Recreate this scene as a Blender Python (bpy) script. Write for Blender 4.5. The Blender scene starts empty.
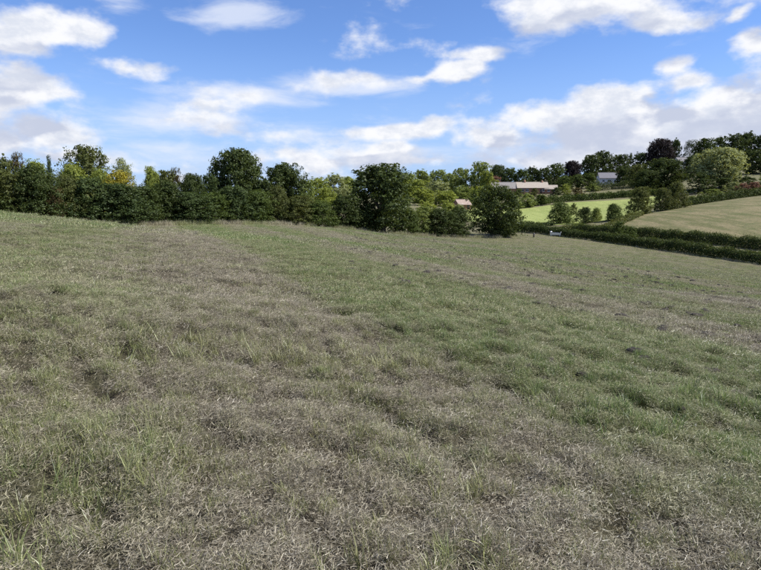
import bpy, math, random
import numpy as np
R = math.radians
rng = np.random.default_rng(7)
random.seed(7)
scn = bpy.context.scene
COL = scn.collection

# ------------------------------------------------------------------ camera, sky, sun, exposure
F_PX, CXP, CYP, HOR = 575.0, 380.5, 285.0, 195.0      # focal length and horizon row of the 761x570 photograph
PITCH = math.atan((CYP - HOR) / F_PX)
EYE = 1.6
cam_d = bpy.data.cameras.new('camera')
cam = bpy.data.objects.new('camera', cam_d); COL.objects.link(cam)
cam.location = (0, 0, EYE)
cam.rotation_euler = (math.pi / 2 - PITCH, 0, 0)
cam_d.sensor_fit = 'HORIZONTAL'; cam_d.sensor_width = 36.0
cam_d.lens = 36.0 * F_PX / 761.0
cam_d.clip_start = 0.05; cam_d.clip_end = 12000
scn.camera = cam
scn.view_settings.view_transform = 'Standard'
scn.view_settings.look = 'None'
scn.view_settings.gamma = 1.0
scn.view_settings.use_curve_mapping = False
scn.view_settings.exposure = 0.52
scn.cycles.use_denoising = False; scn.cycles.max_bounces = 5; scn.cycles.diffuse_bounces = 3; scn.cycles.glossy_bounces = 1; scn.cycles.transmission_bounces = 3

SUN_EL, SUN_AZ = R(49), R(98)                          # azimuth clockwise from the view direction (+Y)
SUN_DIR = (math.sin(SUN_AZ) * math.cos(SUN_EL), math.cos(SUN_AZ) * math.cos(SUN_EL), math.sin(SUN_EL))
SKY_STRENGTH = 0.09


def ray(px, row):
    """world direction through a photograph pixel, scaled to Y = 1"""
    u = (px - CXP) / F_PX; v = -(row - CYP) / F_PX
    c, s = math.cos(PITCH), math.sin(PITCH)
    y = c + v * s
    z = v * c - s
    return (u / y, 1.0, z / y)


def nd(nt, typ, **kw):
    n = nt.nodes.new(typ)
    for k, v in kw.items(): setattr(n, k, v)
    return n


def math_n(nt, op, a, b=None, c=None, clamp=False):
    n = nt.nodes.new('ShaderNodeMath'); n.operation = op; n.use_clamp = clamp
    for i, x in enumerate((a, b, c)):
        if x is None: continue
        if hasattr(x, 'links'): nt.links.new(x, n.inputs[i])
        else: n.inputs[i].default_value = x
    return n.outputs[0]


def vmath(nt, op, a, b=None, out=0):
    n = nt.nodes.new('ShaderNodeVectorMath'); n.operation = op
    for i, x in enumerate((a, b)):
        if x is None: continue
        if hasattr(x, 'links'): nt.links.new(x, n.inputs[i])
        else: n.inputs[i].default_value = x
    return n.outputs[out]


def mixc(nt, fac, a, b, blend='MIX'):
    n = nt.nodes.new('ShaderNodeMix'); n.data_type = 'RGBA'; n.blend_type = blend
    for s, x in ((n.inputs[0], fac), (n.inputs[6], a), (n.inputs[7], b)):
        if hasattr(x, 'links'): nt.links.new(x, s)
        elif isinstance(x, (int, float)): s.default_value = x
        else: s.default_value = (*x, 1) if len(x) == 3 else x
    return n.outputs[2]


def smooth(nt, x, lo, hi, a=0.0, b=1.0):
    n = nt.nodes.new('ShaderNodeMapRange'); n.interpolation_type = 'SMOOTHSTEP'
    nt.links.new(x, n.inputs[0])
    for i, v in enumerate((lo, hi, a, b)): n.inputs[i + 1].default_value = v
    return n.outputs[0]


def noise(nt, vec, scale, detail=4.0, rough=0.55, out=0, dist=0.0):
    n = nt.nodes.new('ShaderNodeTexNoise')
    nt.links.new(vec, n.inputs['Vector'])
    n.inputs['Scale'].default_value = scale; n.inputs['Detail'].default_value = detail
    n.inputs['Roughness'].default_value = rough; n.inputs['Distortion'].default_value = dist
    return n.outputs[out]


# cloud banks of the sky: (px, row, half width, half height, weight)
CUMULUS = [(610, 4, 112, 28, 1.0), (545, 8, 50, 20, .8), (665, 14, 50, 20, 1.0), (752, 48, 24, 13, .8), (735, 14, 14, 6, .5),
           (690, 132, 120, 38, 1.1), (745, 112, 70, 36, 1.1), (600, 128, 80, 34, 1.0), (560, 120, 55, 24, .9), (620, 104, 55, 22, .8),
           (677, 66, 24, 17, .85), (695, 84, 34, 14, .75), (655, 92, 30, 14, .6), (487, 134, 62, 20, .9), (430, 132, 46, 15, .75), (375, 134, 40, 9, .5), (380, 156, 70, 10, .5),
           (560, 158, 190, 17, .8), (800, 90, 70, 50, 1.0),
           (44, 28, 54, 22, 1.0), (15, 36, 40, 18, .9), (18, 96, 52, 28, 1.0), (-20, 105, 60, 34, 1.0), (45, 130, 70, 30, .9), (0, 140, 60, 26, .8),
           (133, 67, 40, 13, .62), (455, 73, 30, 13, .85), (375, 80, 66, 13, .72), (300, 92, 40, 9, .5), (165, 120, 70, 15, .55), (250, 97, 56, 15, .66),
           (210, 109, 50, 11, .58), (292, 95, 42, 10, .62), (332, 86, 42, 11, .68), (420, 77, 38, 9, .7), (480, 52, 36, 8, .5), (310, 160, 60, 8, .5), (60, 155, 90, 14, .7), (420, 163, 90, 8, .5), (700, 160, 140, 18, .9)]
WISPS = [(232, 12, 70, 26, 1.1), (120, 6, 34, 16, .7), (255, 97, 110, 20, 1.15), (175, 120, 110, 24, 1.15), (350, 86, 120, 18, 1.15),
         (165, 152, 120, 20, .8), (300, 140, 120, 28, .7), (480, 52, 56, 12, .6), (420, 120, 130, 26, .5), (520, 45, 50, 16, .35), (60, 60, 60, 14, .4), (100, 110, 110, 20, .7), (200, 160, 160, 18, .9), (420, 150, 200, 20, .8), (245, 14, 70, 12, .7)]


def blob_max(nt, uv, blobs):
    cur = None
    for px, row, hw, hh, wgt in blobs:
        d = ray(px, row)
        az = math.atan2(d[0], d[1]); el = math.atan2(d[2], math.hypot(d[0], d[1]))
        q = vmath(nt, 'MULTIPLY_ADD', uv, (F_PX / hw, F_PX / hh, 0.0))
        nn = q.node; nn.inputs[2].default_value = (-az * F_PX / hw, -el * F_PX / hh, 0.0)
        l = vmath(nt, 'LENGTH', q, out=1)
        v = math_n(nt, 'MULTIPLY_ADD', l, -wgt, wgt)
        if cur is None: cur = v
        else:
            m = nt.nodes.new('ShaderNodeMath'); m.operation = 'SMOOTH_MAX'
            nt.links.new(cur, m.inputs[0]); nt.links.new(v, m.inputs[1]); m.inputs[2].default_value = 0.22
            cur = m.outputs[0]
    return cur


def uv_of(nt, vec):
    s = nd(nt, 'ShaderNodeSeparateXYZ'); nt.links.new(vec, s.inputs[0])
    az = math_n(nt, 'ARCTAN2', s.outputs[0], s.outputs[1])
    el = math_n(nt, 'ARCSINE', s.outputs[2])
    c = nd(nt, 'ShaderNodeCombineXYZ'); nt.links.new(az, c.inputs[0]); nt.links.new(el, c.inputs[1])
    return c.outputs[0], az, el


def cloud_group():
    g = bpy.data.node_groups.new('cumulus_density', 'ShaderNodeTree')
    g.interface.new_socket('Direction', in_out='INPUT', socket_type='NodeSocketVector')
    g.interface.new_socket('Density', in_out='OUTPUT', socket_type='NodeSocketFloat')
    gi, go = g.nodes.new('NodeGroupInput'), g.nodes.new('NodeGroupOutput')
    vec = gi.outputs[0]
    uv, az, el = uv_of(g, vec)
    st = vmath(g, 'MULTIPLY', vec, (1.0, 1.0, 1.7))
    # billow: fine lumps
    f1 = noise(g, st, 6.5, 10.0, 0.57)
    wv = noise(g, st, 11.0, 4.0, 0.5, out=1)
    wrp = vmath(g, 'MULTIPLY_ADD', wv, (.075, .05, 0)); wrp.node.inputs[2].default_value = (-.0375, -.025, 0)
    uv = vmath(g, 'ADD', uv, wrp)
    f2 = noise(g, st, 3.2, 3.0, 0.5)
    base = blob_max(g, uv, CUMULUS)
    # the rest of the sky, away from this view: the same scattered cumulus
    dist = vmath(g, 'LENGTH', vmath(g, 'MULTIPLY', uv, (1.0, 1.15, 0.0)), out=1)
    outside = smooth(g, dist, 0.72, 1.0)
    gen = math_n(g, 'MULTIPLY', smooth(g, f2, 0.5, 0.72), outside)
    gen = math_n(g, 'SUBTRACT', gen, 0.12)
    base = math_n(g, 'MAXIMUM', base, gen)
    lum = math_n(g, 'MULTIPLY_ADD', f1, 2.6, -1.34)
    d = math_n(g, 'ADD', base, lum)
    g.links.new(smooth(g, d, -0.02, 0.5), go.inputs[0])
    return g


world = bpy.data.worlds.new('World'); scn.world = world; world.use_nodes = True
wt = world.node_tree; wt.nodes.clear()
w_out = nd(wt, 'ShaderNodeOutputWorld'); w_bg = nd(wt, 'ShaderNodeBackground')
w_bg.inputs['Strength'].default_value = SKY_STRENGTH
sky = nd(wt, 'ShaderNodeTexSky'); sky.sky_type = 'NISHITA'; sky.sun_disc = False
sky.sun_elevation = SUN_EL; sky.sun_rotation = SUN_AZ
sky.air_density = 1.0; sky.dust_density = 0.2; sky.ozone_density = 2.0; sky.altitude = 60
tc = nd(wt, 'ShaderNodeTexCoord'); wdir = tc.outputs['Generated']
cg = cloud_group()
gA = nd(wt, 'ShaderNodeGroup'); gA.node_tree = cg; wt.links.new(wdir, gA.inputs[0])
lit_dir = vmath(wt, 'NORMALIZE', vmath(wt, 'ADD', wdir, (SUN_DIR[0] * .03, 0.0, .048)))
gB = nd(wt, 'ShaderNodeGroup'); gB.node_tree = cg; wt.links.new(lit_dir, gB.inputs[0])
dens = gA.outputs[0]
uvw, azw, elw = uv_of(wt, wdir)
# thin high cloud
wst = vmath(wt, 'MULTIPLY', wdir, (1.6, 1.6, 6.0))
wn = noise(wt, wst, 4.5, 8.0, 0.6, dist=0.35)
wb = blob_max(wt, uvw, WISPS)
wout = smooth(wt, vmath(wt, 'LENGTH', vmath(wt, 'MULTIPLY', uvw, (1.0, 1.15, 0.0)), out=1), 0.72, 1.0, 0.0, 0.35)
wd = math_n(wt, 'ADD', math_n(wt, 'MAXIMUM', wb, wout), math_n(wt, 'MULTIPLY_ADD', wn, 1.9, -1.22))
wisp = math_n(wt, 'MULTIPLY', smooth(wt, wd, -0.08, 0.75), 0.72)
K = .735 / SKY_STRENGTH
shade = smooth(wt, gB.outputs[0], 0.0, 0.85)
fine = noise(wt, vmath(wt, 'MULTIPLY', wdir, (1, 1, 2.0)), 11.0, 7.0, 0.58)
shade = math_n(wt, 'MULTIPLY', shade, smooth(wt, fine, 0.34, 0.6, 0.38, 1.0))
puff = noise(wt, vmath(wt, 'MULTIPLY', wdir, (1, 1, 1.8)), 19.0, 6.0, 0.6)
lit = mixc(wt, smooth(wt, puff, .40, .66), (.93 * K, .94 * K, .97 * K), (.70 * K, .745 * K, .845 * K))
cloud_col = mixc(wt, shade, lit, (.55 * K, .60 * K, .74 * K))
skyc = mixc(wt, 1.0, sky.outputs[0], (0.74, 0.92, 1.30), 'MULTIPLY')
hor = smooth(wt, elw, -0.02, 0.26, 0.75, 0.0)
skyc = mixc(wt, hor, skyc, (.40 * K, .565 * K, .92 * K))
c1 = mixc(wt, wisp, skyc, (.80 * K, .85 * K, .96 * K))
c2 = mixc(wt, dens, c1, cloud_col)
wt.links.new(c2, w_bg.inputs['Color']); wt.links.new(w_bg.outputs[0], w_out.inputs[0])

world.cycles.sampling_method = 'MANUAL'; world.cycles.sample_map_resolution = 256
sun_d = bpy.data.lights.new('sun', 'SUN'); sun_d.energy = 5.0; sun_d.angle = R(0.53); sun_d.color = (1.0, 0.965, 0.905)
sun = bpy.data.objects.new('sun', sun_d); COL.objects.link(sun)
from mathutils import Vector
sun.rotation_euler = Vector(SUN_DIR).to_track_quat('Z', 'Y').to_euler()
sun.location = (60, 30, 80)


# ------------------------------------------------------------------ terrain height
# (px, row, forward distance): where the photograph shows the ground
GP = [(-150, 207, 30), (-150, 214, 50), (0, 300, 6), (0, 231, 20), (0, 212.5, 40), (0, 213.5, 55), (0, 216, 70),
      (60, 330, 5.5), (60, 240, 20), (60, 218.5, 38), (60, 223.5, 60), (60, 221, 72),
      (130, 229, 33), (130, 233, 50), (130, 223.5, 77),
      (200, 380, 5), (200, 300, 10), (200, 245, 22), (200, 233.5, 36), (200, 234, 52), (200, 223, 83),
      (300, 240, 42), (300, 231, 66), (300, 224.5, 95),
      (380, 420, 4.6), (380, 328, 8), (380, 290, 13), (380, 262, 24), (380, 248, 42), (380, 240, 65), (380, 232.5, 104),
      (500, 300, 14), (500, 262, 38), (500, 247, 70), (500, 236.5, 119),
      (540, 234, 128), (600, 241, 118), (680, 252, 103), (761, 264, 90), (850, 276, 80),
      (620, 262, 68), (620, 290, 28), (761, 420, 5), (761, 345, 10), (761, 302, 22), (761, 282, 45),
      (900, 330, 20), (900, 300, 45),
      (600, 229, 148), (640, 216, 165), (700, 205, 185), (761, 197, 200), (850, 190, 215), (761, 226, 125), (850, 236, 110), (680, 226, 137),
      (515, 223, 176), (600, 219, 182), (632, 201, 250), (520, 211, 236), (565, 204, 252), (460, 222, 165),
      (530, 193.5, 300), (610, 183.5, 350), (680, 166, 420), (761, 166, 390), (761, 190, 235), (700, 178, 330), (850, 160, 380),
      (450, 196, 310), (380, 199, 300), (300, 200, 300), (200, 204, 180), (80, 208, 150), (-100, 205, 150), (462, 208, 210)]
ctrl = []
for px, row, Y in GP:
    d = ray(px, row); ctrl.append((d[0] * Y, Y, EYE + d[2] * Y))
ctrl += [(0, 0, 0), (-4, 0, .2), (4, 0, -.28), (0, -15, .1), (-20, -15, .9), (20, -15, -2.0), (-40, 0, 1.6), (40, 0, -4.5), (70, 30, -8.5), (-60, 20, 1.6),
         (0, 700, -6), (300, 700, 12), (-300, 500, -6), (-700, 0, -5), (700, 0, -12), (0, -700, -5), (0, 2600, -18), (2600, 0, -18), (-2600, 0, -18), (0, -2600, -18),
         (1500, 1500, -14), (-1500, 1500, -14), (600, 420, 24), (-250, 150, -2)]
ctrl = np.array(ctrl, float)


def tps_kernel(r2):
    return 0.5 * r2 * np.log(r2 + 1e-9)


_n = len(ctrl)
_d2 = ((ctrl[:, None, :2] - ctrl[None, :, :2]) ** 2).sum(-1)
_A = np.zeros((_n + 3, _n + 3)); _A[:_n, :_n] = tps_kernel(_d2) + np.eye(_n) * .3
_A[:_n, _n] = 1; _A[:_n, _n + 1:] = ctrl[:, :2]; _A[_n, :_n] = 1; _A[_n + 1:, :_n] = ctrl[:, :2].T
_w = np.linalg.solve(_A, np.concatenate([ctrl[:, 2], [0, 0, 0]]))


def hash2(ix, iy, seed):
    h = (ix.astype(np.int64) * 374761393 + iy.astype(np.int64) * 668265263 + seed * 974634777) & 0xFFFFFFFF
    h = ((h ^ (h >> 13)) * 1274126177) & 0xFFFFFFFF
    return ((h ^ (h >> 16)) & 0xFFFF) / 65535.0


def vnoise(x, y, seed=0):
    ix, iy = np.floor(x), np.floor(y); fx, fy = x - ix, y - iy
    fx = fx * fx * (3 - 2 * fx); fy = fy * fy * (3 - 2 * fy)
    a, b = hash2(ix, iy, seed), hash2(ix + 1, iy, seed)
    c, d = hash2(ix, iy + 1, seed), hash2(ix + 1, iy + 1, seed)
    return (a * (1 - fx) + b * fx) * (1 - fy) + (c * (1 - fx) + d * fx) * fy


ST = np.array((-0.40, 1.0)); ST /= np.linalg.norm(ST)      # direction the field was mown and driven in


def along_across(x, y):
    return x * ST[0] + y * ST[1], x * ST[1] - y * ST[0]


def clump(x, y):
    """tussocks in loose rows along the track direction, 0 in the gaps to 1 on the tussocks"""
    a, c = along_across(x, y)
    w = (vnoise(x * .8, y * .8, 71) - .5) * .5
    v = .25 * vnoise((c + w) * 3.0, a * 1.0, 72) + .40 * vnoise((c + w) * 6.5, a * 3.0, 73) + .35 * vnoise((c + w) * 11, a * 8, 74)
    return np.clip((v - .26) / .48, 0, 1)


def height0(x, y):
    x = np.atleast_1d(np.asarray(x, float)); y = np.atleast_1d(np.asarray(y, float))
    z = np.full(x.shape, _w[_n]) + _w[_n + 1] * x + _w[_n + 2] * y
    for i in range(_n):
        z += _w[i] * tps_kernel((x - ctrl[i, 0]) ** 2 + (y - ctrl[i, 1]) ** 2)
    return z


_foot = float(height0(0, 0)[0])


def height(x, y):
    x = np.atleast_1d(np.asarray(x, float)); y = np.atleast_1d(np.asarray(y, float))
    z = height0(x, y) - _foot * np.exp(-(x * x + y * y) / 200.0)
    r = np.hypot(x, y)
    fade = np.clip(1.6 - r / 90.0, 0, 1)
    a, c = along_across(x, y)
    rut = vnoise(c * .9, a * .07, 3) * .09 + vnoise(c * 2.3, a * .25, 4) * .05
    bump = (vnoise(x * 1.1, y * 1.1, 1) - .5) * .09 + (vnoise(x * 3.4, y * 3.4, 2) - .5) * .085 * np.clip(1.5 - r / 30, 0, 1)
    near = np.clip(1.35 - r / 22.0, 0, 1)
    return z + fade * (rut - .07 + bump) + near * (clump(x, y) - .5) * .11


def hz(x, y): return float(height(x, y)[0])


# ------------------------------------------------------------------ object helpers
def link(o, parent=None):
    COL.objects.link(o)
    if parent is not None: o.parent = parent
    return o


def mesh_np(name, verts, faces, mat=None, attrs=None, smooth_f=False):
    """verts (n,3); faces (m,k) array of constant k"""
    me = bpy.data.meshes.new(name)
    verts = np.asarray(verts, np.float32); faces = np.asarray(faces, np.int32)
    m, k = faces.shape
    me.vertices.add(len(verts)); me.vertices.foreach_set('co', verts.ravel())
    me.loops.add(m * k); me.loops.foreach_set('vertex_index', faces.ravel())
    me.polygons.add(m); me.polygons.foreach_set('loop_start', np.arange(0, m * k, k, dtype=np.int32))
    me.update(calc_edges=True)
    if smooth_f: me.polygons.foreach_set('use_smooth', np.ones(m, bool))
    if attrs:
        for an, (dom, val) in attrs.items():
            at = me.attributes.new(an, 'FLOAT', dom); at.data.foreach_set('value', np.asarray(val, np.float32))
    if mat: me.materials.append(mat)
    return me


def obj(name, me, parent=None, loc=None, mat=None):
    o = bpy.data.objects.new(name, me); link(o, parent)
    if loc is not None: o.location = loc
    if mat is not None:
        if not me.materials: me.materials.append(mat)
        o.material_slots[0].link = 'OBJECT'; o.material_slots[0].material = mat
    return o


def thing(name, label, cat, loc, rz=0.0, group=None):
    o = bpy.data.objects.new(name, None); link(o)
    o.empty_display_size = 0.3
    o.location = loc; o.rotation_euler = (0, 0, rz); o['label'] = label; o['category'] = cat
    if group: o['group'] = group
    return o


# ------------------------------------------------------------------ materials
def new_mat(name):
    m = bpy.data.materials.new(name); m.use_nodes = True
    nt = m.node_tree; nt.nodes.clear()
    out = nd(nt, 'ShaderNodeOutputMaterial')
    return m, nt, out


# mown strips: greenness against distance across the track direction, metres from the camera's track
STRIP_C = [-14, -8, -5, -3, -1, .6, 2.6, 3.9, 5.5, 7.8, 9.2, 12, 13.6, 15.5, 18, 21, 23, 26, 30, 34, 40, 48, 60]
STRIP_G = [.40, .75, .45, .70, .35, .10, .12, .85, .95, .85, .35, .15, .75, .6, .15, .1, .7, .25, .65, .2, .6, .25, .4]


def pattern_group():
    """where the field is greener, drier or barer, from world position"""
    g = bpy.data.node_groups.new('field_pattern', 'ShaderNodeTree')
    for s in ('Green', 'Dry', 'Dark'): g.interface.new_socket(s, in_out='OUTPUT', socket_type='NodeSocketFloat')
    go = g.nodes.new('NodeGroupOutput')
    geo = nd(g, 'ShaderNodeNewGeometry'); p = geo.outputs['Position']
    mp = nd(g, 'ShaderNodeMapping'); g.links.new(p, mp.inputs[0])
    mp.inputs['Rotation'].default_value = (0, 0, -math.atan2(-ST[0], ST[1]))   # along-track becomes Y
    q = mp.outputs[0]
    wob = noise(g, vmath(g, 'MULTIPLY', p, (1, 1, 0)), .18, 4, .6)
    sx = nd(g, 'ShaderNodeSeparateXYZ'); g.links.new(q, sx.inputs[0])
    cc = math_n(g, 'ADD', sx.outputs[0], math_n(g, 'MULTIPLY_ADD', wob, 3.0, -1.5))
    rp = nd(g, 'ShaderNodeValToRGB'); g.links.new(math_n(g, 'MULTIPLY_ADD', cc, 1 / 74.0, 14 / 74.0), rp.inputs[0])
    el = rp.color_ramp.elements
    while len(el) < len(STRIP_C): el.new(.5)
    for e_, c_, v_ in zip(el, STRIP_C, STRIP_G): e_.position = (c_ + 14) / 74.0
    for e_, v_ in zip(el, STRIP_G): e_.color = (v_, v_, v_, 1)
    band = math_n(g, 'MULTIPLY_ADD', rp.outputs[0], .36, .335)
    thin = noise(g, vmath(g, 'MULTIPLY', q, (.75, .022, 0)), 1.0, 4, .62)
    blot = noise(g, vmath(g, 'MULTIPLY', p, (1, 1, 0)), .35, 4, .6)
    small = noise(g, vmath(g, 'MULTIPLY', p, (1, 1, 0)), 2.2, 4, .6)
    v = math_n(g, 'ADD', math_n(g, 'MULTIPLY', band, .72), math_n(g, 'MULTIPLY', blot, .42))
    v = math_n(g, 'ADD', v, math_n(g, 'MULTIPLY_ADD', small, .3, -.18))
    g.links.new(smooth(g, v, .42, .62), go.inputs[0])
    w = math_n(g, 'ADD', math_n(g, 'MULTIPLY', thin, .6), math_n(g, 'MULTIPLY', small, .4))
    g.links.new(smooth(g, w, .42, .60), go.inputs[1])
    fine = noise(g, vmath(g, 'MULTIPLY', p, (1, 1, 0)), 5.0, 3, .6)
    k = math_n(g, 'ADD', math_n(g, 'MULTIPLY', thin, .5), math_n(g, 'MULTIPLY', fine, .5))
    rut = noise(g, vmath(g, 'MULTIPLY', q, (3.2, .085, 0)), 1.0, 4, .6)
    rut = math_n(g, 'MULTIPLY', smooth(g, rut, .60, .70), smooth(g, small, .42, .56))
    g.links.new(math_n(g, 'MAXIMUM', smooth(g, k, .55, .66), rut), go.inputs[2])
    return g


PAT = pattern_group()


def ground_material():
    m, nt, out = new_mat('mown_field_ground')
    b = nd(nt, 'ShaderNodeBsdfPrincipled'); b.inputs['Roughness'].default_value = .95
    b.inputs['Specular IOR Level'].default_value = .1
    pt = nd(nt, 'ShaderNodeGroup'); pt.node_tree = PAT
    geo = nd(nt, 'ShaderNodeNewGeometry'); p = geo.outputs['Position']
    n1 = noise(nt, p, 9, 8, .65); n2 = smooth(nt, noise(nt, p, 70, 7, .75), .34, .68)
    straw = mixc(nt, n2, (.085, .070, .048), (.24, .21, .145))
    green = mixc(nt, n2, (.055, .07, .02), (.19, .21, .06))
    c = mixc(nt, math_n(nt, 'MULTIPLY', pt.outputs[0], .8), straw, green)
    c = mixc(nt, math_n(nt, 'MULTIPLY', pt.outputs[1], .3), c, (.21, .185, .13))
    dk = math_n(nt, 'MAXIMUM', math_n(nt, 'MULTIPLY', pt.outputs[2], .75), smooth(nt, n1, .56, .70, 0, .8))
    mp = nd(nt, 'ShaderNodeMapping'); nt.links.new(p, mp.inputs[0]); mp.inputs['Rotation'].default_value = (0, 0, -math.atan2(-ST[0], ST[1]))
    gap = noise(nt, vmath(nt, 'MULTIPLY', mp.outputs[0], (3.6, 1.2, 0)), 1.0, 5, .65)
    dk = math_n(nt, 'MAXIMUM', dk, smooth(nt, gap, .44, .35, 0, .75))
    c = mixc(nt, dk, c, (.05, .04, .03))
    nt.links.new(c, b.inputs['Base Color'])
    bp = nd(nt, 'ShaderNodeBump'); bp.inputs['Strength'].default_value = .9; bp.inputs['Distance'].default_value = .05
    h = math_n(nt, 'ADD', n1, math_n(nt, 'MULTIPLY', n2, .5)); nt.links.new(h, bp.inputs['Height'])
    nt.links.new(bp.outputs[0], b.inputs['Normal']); nt.links.new(b.outputs[0], out.inputs[0])
    return m


def blade_material(name, dry_a, dry_b, grn_a, grn_b, gmix, transl=.3):
    m, nt, out = new_mat(name)
    pt = nd(nt, 'ShaderNodeGroup'); pt.node_tree = PAT
    oi = nd(nt, 'ShaderNodeObjectInfo'); rnd = oi.outputs['Random']
    at = nd(nt, 'ShaderNodeAttribute'); at.attribute_name = 'tint'
    dry = mixc(nt, at.outputs['Fac'], dry_a, dry_b)
    grn = mixc(nt, at.outputs['Fac'], grn_a, grn_b)
    f = math_n(nt, 'ADD', math_n(nt, 'MULTIPLY', pt.outputs[0], gmix[1]), gmix[0])
    f = math_n(nt, 'ADD', f, math_n(nt, 'MULTIPLY_ADD', rnd, gmix[2], -gmix[2] / 2), clamp=True)
    c = mixc(nt, f, dry, grn)
    c = mixc(nt, math_n(nt, 'MULTIPLY', pt.outputs[2], .72), c, (.075, .057, .045))
    bright = math_n(nt, 'MULTIPLY_ADD', rnd, .6, .7)
    bright = math_n(nt, 'MULTIPLY', bright, math_n(nt, 'MULTIPLY_ADD', pt.outputs[1], .55, .88))
    c = mixc(nt, 1.0, c, mixc(nt, bright, (0, 0, 0), (1, 1, 1)), 'MULTIPLY')
    d = nd(nt, 'ShaderNodeBsdfDiffuse'); t = nd(nt, 'ShaderNodeBsdfTranslucent'); mx = nd(nt, 'ShaderNodeMixShader')
    nt.links.new(c, d.inputs[0]); nt.links.new(c, t.inputs[0]); mx.inputs[0].default_value = transl
    nt.links.new(d.outputs[0], mx.inputs[1]); nt.links.new(t.outputs[0], mx.inputs[2])
    g = nd(nt, 'ShaderNodeBsdfGlossy'); g.inputs['Roughness'].default_value = .45; g.inputs[0].default_value = (.9, .95, 1, 1)
    m2 = nd(nt, 'ShaderNodeMixShader'); m2.inputs[0].default_value = .035
    nt.links.new(mx.outputs[0], m2.inputs[1]); nt.links.new(g.outputs[0], m2.inputs[2])
    nt.links.new(m2.outputs[0], out.inputs[0])
    return m


M_GROUND = ground_material()
M_THATCH = blade_material('dry_thatch', (.125, .102, .068), (.52, .465, .34), (.125, .13, .052), (.39, .385, .19), (-.1, .85, .25), .15)
M_STRAW = blade_material('straw_stubble', (.22, .19, .115), (.56, .51, .345), (.17, .19, .068), (.45, .46, .20), (-.05, .85, .3), .25)
M_GREEN = blade_material('green_grass', (.18, .175, .07), (.45, .43, .20), (.075, .122, .028), (.31, .385, .12), (.08, .95, .4), .35)


def foliage_material(name, dark, light, trans=.3, rough=.5):
    m, nt, out = new_mat(name)
    at = nd(nt, 'ShaderNodeAttribute'); at.attribute_name = 'tint'
    oi = nd(nt, 'ShaderNodeObjectInfo')
    geo = nd(nt, 'ShaderNodeNewGeometry')
    big = noise(nt, geo.outputs['Position'], .45, 3, .6)
    f = math_n(nt, 'ADD', math_n(nt, 'MULTIPLY', at.outputs['Fac'], .7), math_n(nt, 'MULTIPLY_ADD', big, 1.0, -.35), clamp=True)
    c = mixc(nt, f, dark, light)
    d = nd(nt, 'ShaderNodeBsdfDiffuse'); t = nd(nt, 'ShaderNodeBsdfTranslucent'); mx = nd(nt, 'ShaderNodeMixShader')
    nt.links.new(c, d.inputs[0]); mx.inputs[0].default_value = trans
    ct = mixc(nt, 1.0, c, (1.25, 1.15, .55), 'MULTIPLY'); nt.links.new(ct, t.inputs[0])
    nt.links.new(d.outputs[0], mx.inputs[1]); nt.links.new(t.outputs[0], mx.inputs[2])
    g = nd(nt, 'ShaderNodeBsdfGlossy'); g.inputs['Roughness'].default_value = rough
    m2 = nd(nt, 'ShaderNodeMixShader'); m2.inputs[0].default_value = .012
    nt.links.new(mx.outputs[0], m2.inputs[1]); nt.links.new(g.outputs[0], m2.inputs[2])
    nt.links.new(m2.outputs[0], out.inputs[0])
    return m


FOL = {
    'dark': foliage_material('leaves_dark_green', (.022, .036, .011), (.090, .118, .034), .3),
    'mid': foliage_material('leaves_mid_green', (.034, .055, .014), (.120, .160, .040), .32),
    'blue': foliage_material('leaves_blue_green', (.022, .040, .014), (.095, .128, .042), .3),
    'light': foliage_material('leaves_light_green', (.085, .12, .032), (.29, .34, .10), .36),
    'lime': foliage_material('leaves_lime', (.11, .15, .028), (.34, .38, .085), .38),
    'yellow': foliage_material('leaves_yellow', (.13, .125, .02), (.42, .36, .045), .35),
    'pale': foliage_material('leaves_pale_green', (.13, .155, .065), (.38, .41, .19), .36),
    'olive': foliage_material('leaves_olive', (.045, .060, .017), (.15, .165, .05), .32),
    'brown': foliage_material('leaves_brownish', (.05, .042, .018), (.15, .115, .045), .3),
    'copper': foliage_material('leaves_copper', (.016, .014, .014), (.048, .036, .036), .2),
    'rust': foliage_material('leaves_rust', (.12, .06, .045), (.30, .17, .13), .3),
}


def plain(name, col, rough=.8, var=.25, scale=6.0, metal=0.0, bump=.2, stretch=(1, 1, 1)):
    m, nt, out = new_mat(name)
    b = nd(nt, 'ShaderNodeBsdfPrincipled'); b.inputs['Roughness'].default_value = rough; b.inputs['Metallic'].default_value = metal
    t = nd(nt, 'ShaderNodeTexCoord'); v = vmath(nt, 'MULTIPLY', t.outputs['Object'], stretch)
    n = noise(nt, v, scale, 6, .65)
    a = tuple(max(0, x * (1 - var)) for x in col); c2 = tuple(min(1, x * (1 + var)) for x in col)
    nt.links.new(mixc(nt, smooth(nt, n, .3, .7), a, c2), b.inputs['Base Color'])
    bp = nd(nt, 'ShaderNodeBump'); bp.inputs['Strength'].default_value = bump; bp.inputs['Distance'].default_value = .02
    nt.links.new(n, bp.inputs['Height']); nt.links.new(bp.outputs[0], b.inputs['Normal'])
    nt.links.new(b.outputs[0], out.inputs[0])
    return m


M_BARK = plain('bark', (.075, .062, .048), .95, .4, 5, bump=.8, stretch=(1, 1, .25))


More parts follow.
